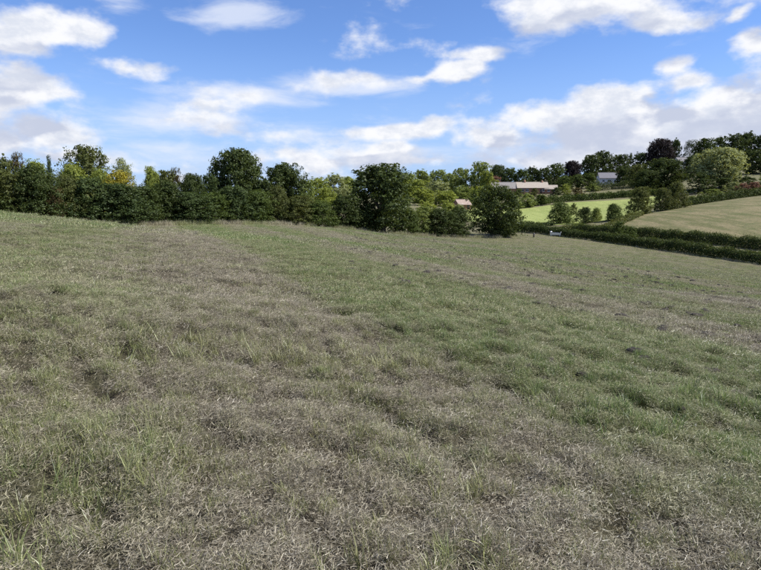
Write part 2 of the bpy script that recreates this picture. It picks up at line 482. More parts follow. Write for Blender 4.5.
def field_material(name, a, b, c, dirn=(1, 1), scl=1.0):
    m, nt, out = new_mat(name)
    bs = nd(nt, 'ShaderNodeBsdfPrincipled'); bs.inputs['Roughness'].default_value = .95; bs.inputs['Specular IOR Level'].default_value = .1
    geo = nd(nt, 'ShaderNodeNewGeometry'); p = vmath(nt, 'MULTIPLY', geo.outputs['Position'], (1, 1, 0))
    st = noise(nt, vmath(nt, 'MULTIPLY', p, (.35 * dirn[0], .05 * dirn[1], 0)), scl, 4, .6)
    bl = noise(nt, p, .12, 5, .65); fn = noise(nt, p, 1.4, 6, .75)
    col = mixc(nt, smooth(nt, st, .4, .6), a, b)
    col = mixc(nt, smooth(nt, bl, .45, .7, 0, .75), col, c)
    col = mixc(nt, smooth(nt, fn, .3, .7), mixc(nt, 1.0, col, (.68, .68, .68), 'MULTIPLY'), mixc(nt, 1.0, col, (1.2, 1.2, 1.15), 'MULTIPLY'))
    nt.links.new(col, bs.inputs['Base Color'])
    bp = nd(nt, 'ShaderNodeBump'); bp.inputs['Strength'].default_value = .8; bp.inputs['Distance'].default_value = .2
    nt.links.new(fn, bp.inputs['Height']); nt.links.new(bp.outputs[0], bs.inputs['Normal'])
    nt.links.new(bs.outputs[0], out.inputs[0])
    return m


# ------------------------------------------------------------------ ground sheet
def build_ground():
    rr = [0.0]
    r = .25
    while r < 3200:
        rr.append(r); r *= 1.0235 if r < 400 else 1.06
    rr = np.array(rr[1:])
    fr = np.linspace(-60, 60, 481)[:-1]; bk = np.linspace(60, 300, 121)[:-1]
    az = np.radians(np.concatenate([fr, bk])); na = len(az)
    X = (rr[:, None] * np.sin(az)[None]).ravel(); Y = (rr[:, None] * np.cos(az)[None]).ravel()
    V = np.stack([X, Y, height(X, Y) - .04 * np.clip(1.4 - np.hypot(X, Y) / 28.0, 0, 1)], 1)   # soil under the tussocks
    V = np.concatenate([V, [[0, 0, hz(0, 0)]]])
    i = np.arange(len(rr) - 1)[:, None] * na; j = np.arange(na)[None]; j2 = (j + 1) % na
    q = np.stack([i + j2, i + j, i + na + j, i + na + j2], -1).reshape(-1, 4)
    c = len(V) - 1
    jj = np.arange(na)
    tri = np.stack([np.full(na, c), jj, (jj + 1) % na, (jj + 1) % na], 1)
    me = mesh_np('ground', V, q[:, ::-1][:, [3, 2, 1, 0]], M_GROUND, smooth_f=True)
    o = obj('ground', me); o['kind'] = 'structure'
    return o


build_ground()


def loft_field(name, lower, upper, mat, n=60, m=30, lift=.14):
    """a field between two border lines given as (px, forward distance)"""
    def resample(pts):
        pts = np.array([(ray(p, 200)[0] * Y, Y) for p, Y in pts]); t = np.linspace(0, 1, len(pts)); tt = np.linspace(0, 1, n)
        return np.stack([np.interp(tt, t, pts[:, 0]), np.interp(tt, t, pts[:, 1])], 1)
    a, b = resample(lower), resample(upper)
    t = np.linspace(0, 1, m)[:, None, None]
    P = (a[None] * (1 - t) + b[None] * t).reshape(-1, 2)
    V = np.concatenate([P, (height(P[:, 0], P[:, 1]) + lift)[:, None]], 1)
    i = np.arange(m - 1)[:, None] * n; j = np.arange(n - 1)[None]
    q = np.stack([i + j, i + j + 1, i + n + j + 1, i + n + j], -1).reshape(-1, 4)
    o = obj(name, mesh_np(name, V, q, mat, smooth_f=True)); o['kind'] = 'structure'
    return o


M_PASTURE = field_material('green_pasture', (.23, .265, .085), (.27, .30, .105), (.20, .245, .075))
M_STUBBLE = field_material('dry_hay_field', (.20, .17, .095), (.125, .122, .055), (.095, .11, .042))
loft_field('pasture', [(470, 168), (520, 170), (570, 165), (640, 166)], [(440, 236), (510, 240), (570, 256), (665, 258)], M_PASTURE)
loft_field('hay_field', [(585, 141), (640, 126), (700, 116), (800, 101), (940, 86)], [(605, 152), (650, 170), (700, 186), (800, 209), (940, 226)], M_STUBBLE)


# ------------------------------------------------------------------ trees, bushes and hedges
def leaf_quads(P, N, size, r, aspect=.62):
    n = len(P)
    T = np.cross(N, r.normal(size=(n, 3))); T /= np.linalg.norm(T, axis=1, keepdims=True) + 1e-9
    B = np.cross(N, T)
    L = (size * r.uniform(.65, 1.35, n))[:, None]
    V = np.stack([P - T * L * .5, P + B * L * aspect * .5 + N * L * .12, P + T * L * .5, P - B * L * aspect * .5 + N * L * .12], 1).reshape(-1, 3)
    Fc = np.arange(n * 4).reshape(n, 4)
    tint = np.repeat(r.uniform(0, 1, n), 4)
    return V, Fc, tint


def crown_np(seed, n_leaf, leaf, cb=.12, lobes=26, lobe_r=(.13, .24), dome=False, cone=False, sprig=.08, irregular=.12):
    """crown about 10 m wide with its foot at 0 and its top at 10 m; also returns the clump centres"""
    r = np.random.default_rng(seed)
    C, RAD = [], []
    ph = r.uniform(0, 6.28, 3)
    for i in range(lobes):
        t = (i + r.uniform(0, 1)) / lobes
        a = i * 2.39996 + r.uniform(-.5, .5)
        if cone: prof = (1 - t) ** .8 * .95 + .04
        elif dome: prof = math.sqrt(max(0, 1 - t ** 2.3))
        else: prof = math.sqrt(max(.02, 1 - (1.75 * t - .78) ** 2))
        prof *= 1 + irregular * math.sin(a + ph[0]) + irregular * math.sin(2 * a + ph[1])
        rad = r.uniform(*lobe_r) * 10 * (1 if not cone else .35 + .7 * (1 - t))
        k = r.uniform(.55, 1.0)
        rr = max(0, prof * 5 - rad * .75) * k
        zz = (cb + (1 - cb) * t) * 10
        zz = min(max(zz, cb * 10 + rad * .5), 10 - rad * .7)
        C.append((rr * math.cos(a), rr * math.sin(a), zz)); RAD.append(rad)
    C = np.array(C); RAD = np.array(RAD)
    w = RAD ** 2; ncl = max(60, n_leaf // 22)
    kc = r.choice(lobes, ncl, p=w / w.sum())
    D = r.normal(size=(ncl, 3)); D[:, 2] += .2
    D /= np.linalg.norm(D, axis=1, keepdims=True)
    rad = RAD[kc] * np.where(r.uniform(size=ncl) < sprig, r.uniform(1.05, 1.5, ncl), .35 + .7 * np.sqrt(r.uniform(size=ncl)))
    CP = C[kc] + D * rad[:, None] * np.array([1, 1, .85])          # twig ends
    kk = r.integers(0, ncl, n_leaf)
    off = r.normal(size=(n_leaf, 3)) * np.array([1, 1, .85]) * (r.uniform(.14, .36, ncl)[kk])[:, None]
    P = CP[kk] + off
    N = D[kk] * .55 + off * 1.2 + np.array([0, 0, .35]) + r.normal(size=(n_leaf, 3)) * .5; N /= np.linalg.norm(N, axis=1, keepdims=True)
    lo = cb * 10 - (.0 if dome else .4)
    if dome: P[:, 2] = np.maximum(P[:, 2], r.uniform(0, .5, n_leaf))
    # fit to 10 x 10
    wx = np.percentile(np.abs(P[:, 0]), 98.5); wy = np.percentile(np.abs(P[:, 1]), 98.5)
    P[:, 0] *= 5 / wx; P[:, 1] *= 5 / wy
    top = np.percentile(P[:, 2], 99.7); P[:, 2] = np.where(P[:, 2] > 0, P[:, 2] * 10 / top, P[:, 2])
    P[:, 2] = np.where(P[:, 2] > 10.1, 10.1 + (P[:, 2] - 10.1) * .2, P[:, 2])
    V, Fc, tint = leaf_quads(P, N, leaf, r)
    C2 = C * np.array([5 / wx, 5 / wy, 10 / top])
    return V, Fc, tint, C2


def tube(path, radii, sides=7):
    path = np.array(path, float); n = len(path)
    V, Fq = [], []
    for i in range(n):
        d = path[min(i + 1, n - 1)] - path[max(i - 1, 0)]; d /= np.linalg.norm(d) + 1e-9
        u = np.cross(d, (1, 0, 0) if abs(d[0]) < .8 else (0, 1, 0)); u /= np.linalg.norm(u); v = np.cross(d, u)
        for s in range(sides):
            a = 2 * math.pi * s / sides
            V.append(path[i] + radii[i] * (math.cos(a) * u + math.sin(a) * v))
    for i in range(n - 1):
        for s in range(sides):
            s2 = (s + 1) % sides
            Fq.append((i * sides + s, i * sides + s2, (i + 1) * sides + s2, (i + 1) * sides + s))
    return np.array(V), np.array(Fq)


def wood_np(seed, C, trunk_r=.28, fork=.3, limbs=9, multi=1):
    r = np.random.default_rng(seed + 99)
    Vs, Fs, off = [], [], 0
    def add(path, rad, s=7):
        nonlocal off
        v, f = tube(path, rad, s); Vs.append(v); Fs.append(f + off); off += len(v)
    for m in range(multi):
        a = 6.28 * m / multi; sx, sy = (0, 0) if multi == 1 else (math.cos(a) * .5, math.sin(a) * .5)
        top = np.array([sx * 2 + r.normal() * .15, sy * 2 + r.normal() * .15, fork * 10])
        add([(sx, sy, -.5), (sx, sy, .1), (sx * 1.3, sy * 1.3, fork * 5), top], [trunk_r * 1.7, trunk_r * 1.35, trunk_r, trunk_r * .85])
        if multi == 1: add([top, (top[0] * .8, top[1] * .8, 6.5), (0, 0, 8.6)], [trunk_r * .85, trunk_r * .45, .04], 6)
        order = r.permutation(len(C))[:max(2, limbs // multi)]
        for q in order:
            e = C[q]; b = top * r.uniform(.75, 1.0) if multi > 1 else np.array([top[0], top[1], min(e[2] * .8, fork * 10 * r.uniform(.8, 1.5))])
            mid = (b + e) / 2 + np.array([0, 0, .5]) + r.normal(size=3) * .25
            add([b, mid, e], [trunk_r * .5, trunk_r * .3, .04], 5)
    return np.concatenate(Vs), np.concatenate(Fs)


PROTO = {}


def proto(kind, seed, n, leaf, wood=dict(), **kw):
    V, Fc, t, C = crown_np(seed, n, leaf, **kw)
    cm = mesh_np(kind + '_crown', V, Fc, FOL['mid'], {'tint': ('POINT', t)})
    v, f = wood_np(seed, C, **wood)
    wm = mesh_np(kind + '_wood', v, f, M_BARK, smooth_f=True)
    PROTO[kind] = (cm, wm)


proto('oak', 11, 24000, .34, cb=.18, lobes=40, lobe_r=(.12, .19), wood=dict(trunk_r=.3, fork=.28, limbs=12))
proto('oak2', 12, 21000, .33, cb=.11, lobes=36, lobe_r=(.10, .19), irregular=.24, sprig=.16, wood=dict(trunk_r=.32, fork=.22, limbs=12))
proto('oak3', 13, 17000, .33, cb=.08, lobes=32, lobe_r=(.10, .2), irregular=.3, sprig=.16, wood=dict(trunk_r=.28, fork=.2, limbs=12))
proto('lace', 14, 8000, .28, cb=.16, lobes=30, lobe_r=(.08, .15), sprig=.25, wood=dict(trunk_r=.2, fork=.3, limbs=16))
for q in range(5):
    proto('bush%d' % q, 20 + q, 19000, .31, cb=0.0, lobes=34, lobe_r=(.12, .24), dome=True, sprig=.16, irregular=.2,
          wood=dict(trunk_r=.09, fork=.3, limbs=12, multi=4))
proto('spire', 31, 8000, .32, cb=.04, lobes=34, lobe_r=(.12, .2), cone=True, sprig=.15, wood=dict(trunk_r=.2, fork=.5, limbs=6))
for q in range(5):
    proto('far%d' % q, 40 + q, 7500, .50, cb=.04, lobes=26, lobe_r=(.14, .23), irregular=.16, sprig=.1, wood=dict(trunk_r=.3, fork=.25, limbs=8))
proto('farbush', 50, 5000, .55, cb=0.0, lobes=20, lobe_r=(.13, .22), dome=True, wood=dict(trunk_r=.12, fork=.3, limbs=8, multi=3))
proto('farbush1', 51, 5000, .55, cb=0.0, lobes=18, lobe_r=(.13, .24), dome=True, wood=dict(trunk_r=.12, fork=.3, limbs=8, multi=3))


def plant(kind, px, Y, top_row, w_px, hue, name, label, cat, group, rz=None, depth=None, sink=0.0):
    d = ray(px, 200); x = d[0] * Y; y = Y
    zb = hz(x, y) - sink
    top = EYE + ray(px, top_row)[2] * Y
    H = max(.8, top - zb); W = w_px / F_PX * Y * math.cos(PITCH) * 1.0
    t = thing(name, label, cat, (x, y, zb), rz if rz is not None else random.uniform(0, 6.28), group)
    sc = (W / 10, (depth if depth else W) / 10, H / 10)
    cm, wm = PROTO[kind]
    bushy = 'bush' in kind
    c = obj('foliage' if bushy else 'crown', cm, t, mat=FOL[hue]); w = obj('stems' if bushy else 'trunk', wm, t, mat=M_BARK)
    sw = min(sc[0], sc[2] * 1.2)
    c.scale = sc; w.scale = (sc[0], sc[1], sc[2])
    return t


HL = np.array([(-260, 52), (-150, 57), (-80, 61), (0, 66), (100, 74), (200, 84), (300, 95), (383, 104), (420, 108), (500, 119), (530, 124)], float)


def hl(px): return float(np.interp(px, HL[:, 0], HL[:, 1]))


G_HEDGE, G_BACK = 'shrubs along the near hedgerow', 'trees rising behind the near hedgerow'
SH = 'hedgerow_shrub'
FRONT = [  # kind, px, dY, top row, width px, hue, name, label
    ('bush0', -62, 0, 166, 60, 'mid', SH, 'green hedgerow shrub at the far left end, beyond the crest of the field'),
    ('bush1', -18, 1, 170, 56, 'dark', SH, 'dark green shrub cut by the left edge of the photo'),
    ('bush2', 14, 0, 173, 44, 'olive', SH, 'olive green shrub right at the left end of the hedgerow, above the field crest'),
    ('bush3', 36, -1, 168, 44, 'dark', SH, 'dense dark green shrub left of the small brownish yellow one'),
    ('bush4', 54, -2, 189, 22, 'brown', SH, 'small brownish yellow shrub low in the dark left hedgerow'),
    ('bush0', 67, 0, 178, 34, 'olive', SH, 'olive shrub just right of the small brownish yellow one'),
    ('bush1', 90, -1, 178, 48, 'blue', SH, 'large dark blue green shrub under the leftmost tall oak'),
    ('bush2', 118, -2, 186, 50, 'blue', SH, 'low dark rounded shrub in front of the bright yellow one'),
    ('bush3', 143, -1, 184, 44, 'dark', SH, 'dark shrub just right of and below the bright yellow one'),
    ('bush4', 166, 0, 180, 42, 'dark', SH, 'dark shrub beneath the bare twiggy treetop'),
    ('bush0', 188, -1, 189, 44, 'blue', SH, 'blue green shrub halfway between the yellow shrub and the tall dark oak'),
    ('bush1', 211, -1, 190, 40, 'mid', SH, 'mid green shrub at the left foot of the tall dark oak'),
    ('bush2', 234, 0, 188, 42, 'blue', SH, 'blue green shrub directly below the tall dark oak'),
    ('bush3', 257, -1, 191, 36, 'mid', SH, 'green shrub between the tall dark oak and the yellowish pointed shrub'),
    ('bush4', 278, -1, 188, 25, 'olive', SH, 'pointed yellowish green shrub below the lower dark oak'),
    ('bush0', 299, -2, 195, 36, 'olive', SH, 'green shrub right of the pointed yellowish one'),
    ('bush1', 319, -3, 200, 34, 'mid', SH, 'leafy green shrub bulging out where the hedgerow steps towards the field'),
    ('bush2', 343, -1, 201, 34, 'dark', SH, 'dark low shrub at the left side of the big dark tree'),
    ('bush3', 362, 1, 206, 30, 'dark', SH, 'dark undergrowth shrub tucked under the left of the big dark tree'),
    ('bush4', 407, 1, 209, 28, 'mid', SH, 'shrub under the right side of the big dark tree'),
    ('bush0', 424, 1, 207, 22, 'light', SH, 'small lighter green shrub right of the big dark tree'),
    ('bush1', 440, -1, 206, 32, 'dark', SH, 'dark green round shrub between the big dark tree and the low spreading one'),
    ('bush2', 459, 0, 209, 30, 'dark', SH, 'dark shrub touching the left side of the low spreading tree'),
]
for k, px, dY, top, w, hue, nm, lab in FRONT:
    plant(k, px, hl(px) + dY, top + random.uniform(-3.5, 3.5), w * 1.18, hue, nm, lab, 'shrub', G_HEDGE)
BT = 'hedgerow_tree'
BACK = [
    ('far0', -45, 10, 152, 60, 'mid', BT, 'green tree past the left edge, over the hedgerow', 'tree'),
    ('far1', 4, 7, 155, 34, 'olive', BT, 'olive green treetop at the very left of the hedgerow', 'tree'),
    ('lace', 20, 8, 153, 26, 'brown', BT, 'thin brownish treetop near the left edge', 'tree'),
    ('bush3', 38, 6, 160, 34, 'lime', BT, 'lime green rounded top left of the small dark spire', 'tree'),
    ('spire', 52, 3, 156, 15, 'blue', 'spire_tree', 'small dark pointed spire tree standing out of the left hedgerow', 'tree'),
    ('bush4', 74, 5, 163, 36, 'lime', BT, 'bright lime green crown right of the small dark spire', 'tree'),
    ('oak3', 88, 26, 146.5, 46, 'olive', 'oak_tree', 'leftmost tall oak with grey green rounded crown against the sky', 'tree'),
    ('bush1', 102, 6, 169, 30, 'lime', BT, 'lime green crown between the leftmost oak and the yellow shrub', 'tree'),
    ('lace', 124, 20, 158.5, 30, 'pale', BT, 'pale thin crowned tree behind the yellow shrub', 'tree'),
    ('bush2', 120, 3, 171, 40, 'yellow', 'yellow_shrub', 'bright yellow leaved shrub in the left hedgerow', 'shrub'),
    ('bush0', 152, 5, 167, 20, 'lime', BT, 'yellow green top just right of the yellow shrub', 'tree'),
    ('far3', 166, 5, 171, 28, 'olive', BT, 'olive treetop left of the bare twiggy one', 'tree'),
    ('lace', 176, 5, 168, 20, 'brown', BT, 'twiggy half bare treetop in the middle of the left hedgerow', 'tree'),
    ('oak', 193, 4, 174, 24, 'dark', BT, 'round dark treetop left of the tall dark oak', 'tree'),
    ('far4', 209, 5, 174, 22, 'blue', BT, 'bluish treetop touching the left of the tall dark oak', 'tree'),
    ('oak', 240, 7, 149.5, 53, 'dark', 'oak_tree', 'tall dark oak with broad dome crown, highest of the hedgerow', 'tree'),
    ('oak2', 285, 6, 163.5, 48, 'dark', 'oak_tree', 'lower dark oak just right of the tallest one', 'tree'),
    ('far2', 262, 4, 178, 34, 'dark', BT, 'dark crown filling the dip between the two dark oaks', 'tree'),
    ('oak2', 383, 0, 164.5, 80, 'dark', 'oak_tree', 'big dark tree with visible trunk in the middle of the hedgerow', 'tree'),
    ('oak3', 493, 0, 186, 54, 'dark', 'spreading_tree', 'low spreading dark tree ending the hedgerow beside the green pasture', 'tree'),
    ('bush3', 507, 2, 213, 30, 'dark', SH, 'dark skirt of branches on the right of the low spreading tree', 'shrub'),
]
for k, px, dY, top, w, hue, nm, lab, cat in BACK:
    plant(k, px, hl(px) + dY, top, w, hue, nm, lab, cat, G_BACK if cat == 'tree' else G_HEDGE)

# the valley and the slope beyond
G_FAR, G_RIDGE, G_PAST = 'trees in the valley beyond the hedgerow', 'trees on the far ridge', 'bushes along the pasture edge'
FT = 'valley_tree'
FAR = [  # kind, px, Y, top, width, hue, name, label, cat, group
    ('far0', 306, 180, 180, 20, 'mid', FT, 'green valley tree touching the right of the lower dark oak', 'tree', G_FAR),
    ('far1', 317, 230, 177, 22, 'light', FT, 'light green valley tree left of the tallest pale one', 'tree', G_FAR),
    ('far2', 333, 240, 173.5, 24, 'pale', FT, 'pale round valley tree, tallest between the lower oak and the big dark tree', 'tree', G_FAR),
    ('far3', 348, 260, 177, 22, 'light', FT, 'light green valley tree touching the left of the big dark tree', 'tree', G_FAR),
    ('far4', 326, 190, 187, 22, 'light', FT, 'sunlit green bush low in the gap left of the big dark tree', 'tree', G_FAR),
    ('far0', 343, 195, 188, 20, 'pale', FT, 'pale yellowish bush low in the gap left of the big dark tree', 'tree', G_FAR),
    ('farbush', 333, 160, 198, 30, 'lime', FT, 'lime bush showing just over the low hedgerow in the gap', 'bush', G_FAR),
    ('far1', 408, 330, 172, 22, 'blue', FT, 'bluish far tree right of the top of the big dark tree', 'tree', G_FAR),
    ('far2', 422, 340, 169.5, 22, 'mid', FT, 'mid green far tree on the low skyline, left of its twin', 'tree', G_FAR),
    ('far3', 438, 345, 170, 22, 'blue', FT, 'bluish green far tree on the low skyline in front of the white cloud', 'tree', G_FAR),
    ('far4', 450, 330, 173, 18, 'mid', FT, 'small far tree on the skyline left of the darker valley crown', 'tree', G_FAR),
    ('far0', 416, 260, 180, 26, 'light', FT, 'light green tree behind the right shoulder of the big dark tree', 'tree', G_FAR),
    ('far1', 436, 255, 180, 24, 'olive', FT, 'yellowish olive tree in the middle of the sunlit valley', 'tree', G_FAR),
    ('far2', 424, 215, 188, 28, 'lime', FT, 'lime green sunlit tree just right of the big dark tree', 'tree', G_FAR),
    ('far3', 446, 215, 191, 26, 'light', FT, 'light green tree above the dark round shrub', 'tree', G_FAR),
    ('farbush', 428, 165, 202, 26, 'lime', FT, 'lime bush at the foot of the sunlit valley trees', 'bush', G_FAR),
    ('farbush1', 448, 165, 203, 22, 'light', FT, 'light green bush left of the pinkish roof', 'bush', G_FAR),
    ('farbush', 459, 188, 204, 14, 'olive', FT, 'olive bush in front of the pinkish roofed cottage', 'bush', G_FAR),
    ('far4', 462, 290, 168.5, 28, 'mid', FT, 'green tree left of the tall bright valley tree', 'tree', G_FAR),
    ('far0', 480, 285, 162, 22, 'mid', FT, 'tall bright green tree standing left of the long grey roof', 'tree', G_FAR),
    ('far1', 487, 278, 170, 16, 'lime', FT, 'small lime crown on the right of the tall valley tree', 'tree', G_FAR),
    ('far2', 463, 240, 186, 24, 'mid', FT, 'green tree above the pinkish roof', 'tree', G_FAR),
    ('far3', 481, 230, 186, 24, 'light', FT, 'light green tree behind the left of the low spreading tree', 'tree', G_FAR),
    # behind the houses
    ('oak', 497, 350, 165, 16, 'blue', FT, 'dark bluish tree above the left end of the grey roof', 'tree', G_RIDGE),
    ('far4', 493, 315, 176, 14, 'rust', FT, 'small reddish tree behind the left end of the grey roof', 'tree', G_RIDGE),
    ('far0', 509, 345, 168, 17, 'mid', FT, 'green tree behind the middle of the grey roof', 'tree', G_RIDGE),
    ('far1', 521, 340, 168.5, 17, 'mid', FT, 'green tree behind the left end of the tan roofed house', 'tree', G_RIDGE),
    ('far2', 532, 345, 166.5, 18, 'dark', FT, 'dark tree behind the chimney of the tan roofed house', 'tree', G_RIDGE),
    ('far3', 543, 340, 168, 17, 'dark', FT, 'dark tree behind the right end of the tan roofed house', 'tree', G_RIDGE),
    ('far4', 556, 345, 163.5, 20, 'mid', FT, 'tall mid green tree right behind the small outbuilding', 'tree', G_RIDGE),
    ('oak', 570, 350, 161, 18, 'copper', FT, 'round dark purplish tree left of the big dark ridge trees', 'tree', G_RIDGE),
    ('far0', 564, 315, 177, 16, 'mid', FT, 'green tree beneath the round purplish one', 'tree', G_RIDGE),
    ('farbush', 565, 290, 184, 12, 'lime', FT, 'lime bush in the gardens right of the outbuilding', 'bush', G_RIDGE),
    ('far1', 577, 320, 174, 16, 'mid', FT, 'green garden tree between the outbuilding and the white house', 'tree', G_RIDGE),
    ('far2', 588, 320, 173, 18, 'mid', FT, 'green garden tree touching the left of the white house', 'tree', G_RIDGE),
    ('farbush', 592, 300, 184, 14, 'light', FT, 'light green round bush below the left of the white house', 'bush', G_RIDGE),
    ('farbush1', 577, 285, 188, 14, 'brown', FT, 'brownish garden bush above the far pasture hedge', 'bush', G_RIDGE),
    # the dark ridge wood
    ('far3', 589, 385, 155, 22, 'dark', 'ridge_tree', 'dark ridge tree left of the tallest one over the white house', 'tree', G_RIDGE),
    ('far4', 601, 390, 151, 24, 'dark', 'ridge_tree', 'tall dark ridge tree straight above the white house roof', 'tree', G_RIDGE),
    ('far0', 618, 395, 154.5, 20, 'dark', 'ridge_tree', 'dark ridge tree right of the tall one above the white house', 'tree', G_RIDGE),
    ('spire', 628, 400, 153, 9, 'dark', 'ridge_tree', 'narrow dark pointed ridge tree left of the copper tree', 'tree', G_RIDGE),
    ('far1', 638, 395, 152, 18, 'blue', 'ridge_tree', 'bluish ridge tree touching the left of the copper tree', 'tree', G_RIDGE),
    ('oak', 657, 385, 139, 25, 'copper', 'copper_beech', 'round dark purple copper tree on the ridge', 'tree', G_RIDGE),
    ('far2', 672, 410, 138.5, 13, 'blue', 'ridge_tree', 'slim bluish tree between the copper tree and the ridge roof', 'tree', G_RIDGE),
    ('lace', 686, 405, 140, 14, 'blue', 'ridge_tree', 'thin crowned ridge tree just right of the ridge roof', 'tree', G_RIDGE),
    ('far3', 700, 385, 138.5, 24, 'dark', 'ridge_tree', 'dark ridge tree behind the left of the pale tree', 'tree', G_RIDGE),
    ('far4', 716, 395, 136.5, 20, 'dark', 'ridge_tree', 'dark ridge tree straight above the pale tree', 'tree', G_RIDGE),
    ('far0', 730, 395, 134, 20, 'dark', 'ridge_tree', 'dark ridge tree behind the right of the pale tree', 'tree', G_RIDGE),
    ('far1', 743, 400, 131, 20, 'dark', 'ridge_tree', 'tallest dark ridge tree near the right edge', 'tree', G_RIDGE),
    ('far2', 757, 395, 133, 20, 'dark', 'ridge_tree', 'dark ridge tree cut by the right edge', 'tree', G_RIDGE),
    ('far3', 776, 390, 130, 26, 'dark', 'ridge_tree', 'dark ridge tree past the right edge', 'tree', G_RIDGE),
    ('far4', 800, 385, 132, 30, 'dark', 'ridge_tree', 'last dark tree of the ridge wood', 'tree', G_RIDGE),
    ('far0', 748, 330, 150, 26, 'dark', 'ridge_tree', 'dark lower tree touching the right side of the pale tree', 'tree', G_RIDGE),
    ('far1', 772, 325, 150, 30, 'dark', 'ridge_tree', 'dark lower tree at the right edge below the ridge wood', 'tree', G_RIDGE),
    ('far2', 688, 330, 156, 22, 'dark', 'ridge_tree', 'dark tree filling the gap below the ridge roof', 'tree', G_RIDGE),
    ('far3', 622, 330, 166, 20, 'dark', 'ridge_tree', 'dark tree touching the right end of the white house', 'tree', G_RIDGE),
    ('far4', 637, 310, 164, 22, 'olive', 'ridge_tree', 'olive tree between the white house and the wide dark tree', 'tree', G_RIDGE),
    ('oak2', 662, 280, 158.5, 46, 'dark', 'wide_tree', 'wide dark spreading tree below the copper tree', 'tree', G_RIDGE),
    ('oak2', 645, 275, 170, 34, 'dark', 'wide_tree', 'lower left shoulder tree of the wide dark spreading one', 'tree', G_RIDGE),
    ('oak', 719, 262, 148, 50, 'pale', 'pale_tree', 'large pale silvery green round tree on the right slope', 'tree', G_RIDGE),
    ('farbush', 700, 250, 172, 24, 'dark', 'slope_bush', 'dark bush at the left foot of the pale tree', 'bush', G_RIDGE),
    ('farbush1', 722, 248, 178, 26, 'dark', 'slope_bush', 'dark bush under the middle of the pale tree', 'bush', G_RIDGE),
    ('farbush', 745, 252, 176, 24, 'dark', 'slope_bush', 'dark bush right of the foot of the pale tree', 'bush', G_RIDGE),
    ('farbush1', 733, 236, 182, 16, 'pale', 'slope_bush', 'pale bush left of the reddish shrubs', 'bush', G_RIDGE),
    ('farbush', 742, 232, 183, 14, 'rust', 'slope_bush', 'reddish shrub above the dark hedge, left of its twin', 'bush', G_RIDGE),
    ('farbush1', 753, 230, 182, 15, 'rust', 'slope_bush', 'reddish shrub nearer to the right edge above the dark hedge', 'bush', G_RIDGE),
    ('farbush', 765, 234, 172, 18, 'light', 'slope_bush', 'light green bush at the right edge above the dark hedge', 'bush', G_RIDGE),
    ('farbush1', 712, 222, 189, 20, 'light', 'slope_bush', 'light low bush left end above the dark hedge', 'bush', G_RIDGE),
    # in and round the pasture
    ('bush2', 561, 172, 202, 26, 'mid', 'pasture_bush', 'largest round bush standing in the green pasture', 'bush', G_PAST),
    ('farbush', 574, 205, 203, 8, 'olive', 'pasture_bush', 'small bush behind the largest round one in the pasture', 'bush', G_PAST),
    ('bush1', 586, 166, 207, 17, 'dark', 'pasture_bush', 'dark half of the bush pair in the middle of the pasture', 'bush', G_PAST),
    ('bush4', 597, 168, 207.5, 13, 'light', 'pasture_bush', 'lighter half of the bush pair in the middle of the pasture', 'bush', G_PAST),
    ('bush3', 614, 164, 203.5, 17, 'mid', 'pasture_bush', 'bush at the top left corner of the dry hay field', 'bush', G_PAST),
    ('bush0', 641, 172, 187, 27, 'olive', 'slope_bush', 'tall round bush at the upper edge of the hay field', 'bush', G_PAST),
    ('bush2', 662, 180, 188, 20, 'olive', 'slope_bush', 'lower bush between two taller ones above the hay field', 'bush', G_PAST),
    ('bush4', 676, 182, 181, 24, 'olive', 'slope_bush', 'tall sunlit bush right of the upper edge of the hay field', 'bush', G_PAST),
    ('farbush1', 692, 195, 196, 14, 'light', 'slope_bush', 'low pale bush right of the tall sunlit bush', 'bush', G_PAST),
    ('farbush', 579, 150, 223, 20, 'light', 'pasture_bush', 'low light green bush just over the valley hedge', 'bush', G_PAST),
    ('farbush1', 621, 124, 221.5, 15, 'mid', 'pasture_bush', 'green bush poking out of the valley hedge below the hay field', 'bush', G_PAST),
    ('farbush', 634, 121, 227, 14, 'mid', 'pasture_bush', 'small green bush right of the one poking out of the valley hedge', 'bush', G_PAST),
    ('farbush', 527, 250, 193, 20, 'light', 'garden_bush', 'light green bush below the tan roofed house', 'bush', G_PAST),
    ('farbush1', 513, 240, 196, 20, 'light', 'garden_bush', 'light green bush right behind the low spreading tree', 'bush', G_PAST),
    ('farbush', 541, 255, 194, 18, 'mid', 'garden_bush', 'green bush below the small outbuilding', 'bush', G_PAST),
    ('farbush', 519, 286, 188.5, 9, 'mid', 'garden_bush', 'green bush where the grey roof meets the tan roofed house', 'bush', G_PAST),
    ('farbush', 556, 288, 187, 10, 'dark', 'garden_bush', 'dark bush at the right end of the small outbuilding', 'bush', G_PAST),
    ('farbush1', 534, 283, 188, 9, 'olive', 'garden_bush', 'small bush against the front of the tan roofed house', 'bush', G_PAST),
]
for k, px, Y, top, w, hue, nm, lab, cat, grp in FAR:
    if grp == G_FAR: hue = {'mid': 'light', 'blue': 'light', 'light': 'lime', 'olive': 'pale'}.get(hue, hue)  # valley trees swap to lighter leaf greens: sunlight put into the colour
    plant(k, px, Y, top, w, hue, nm, lab, cat, grp)

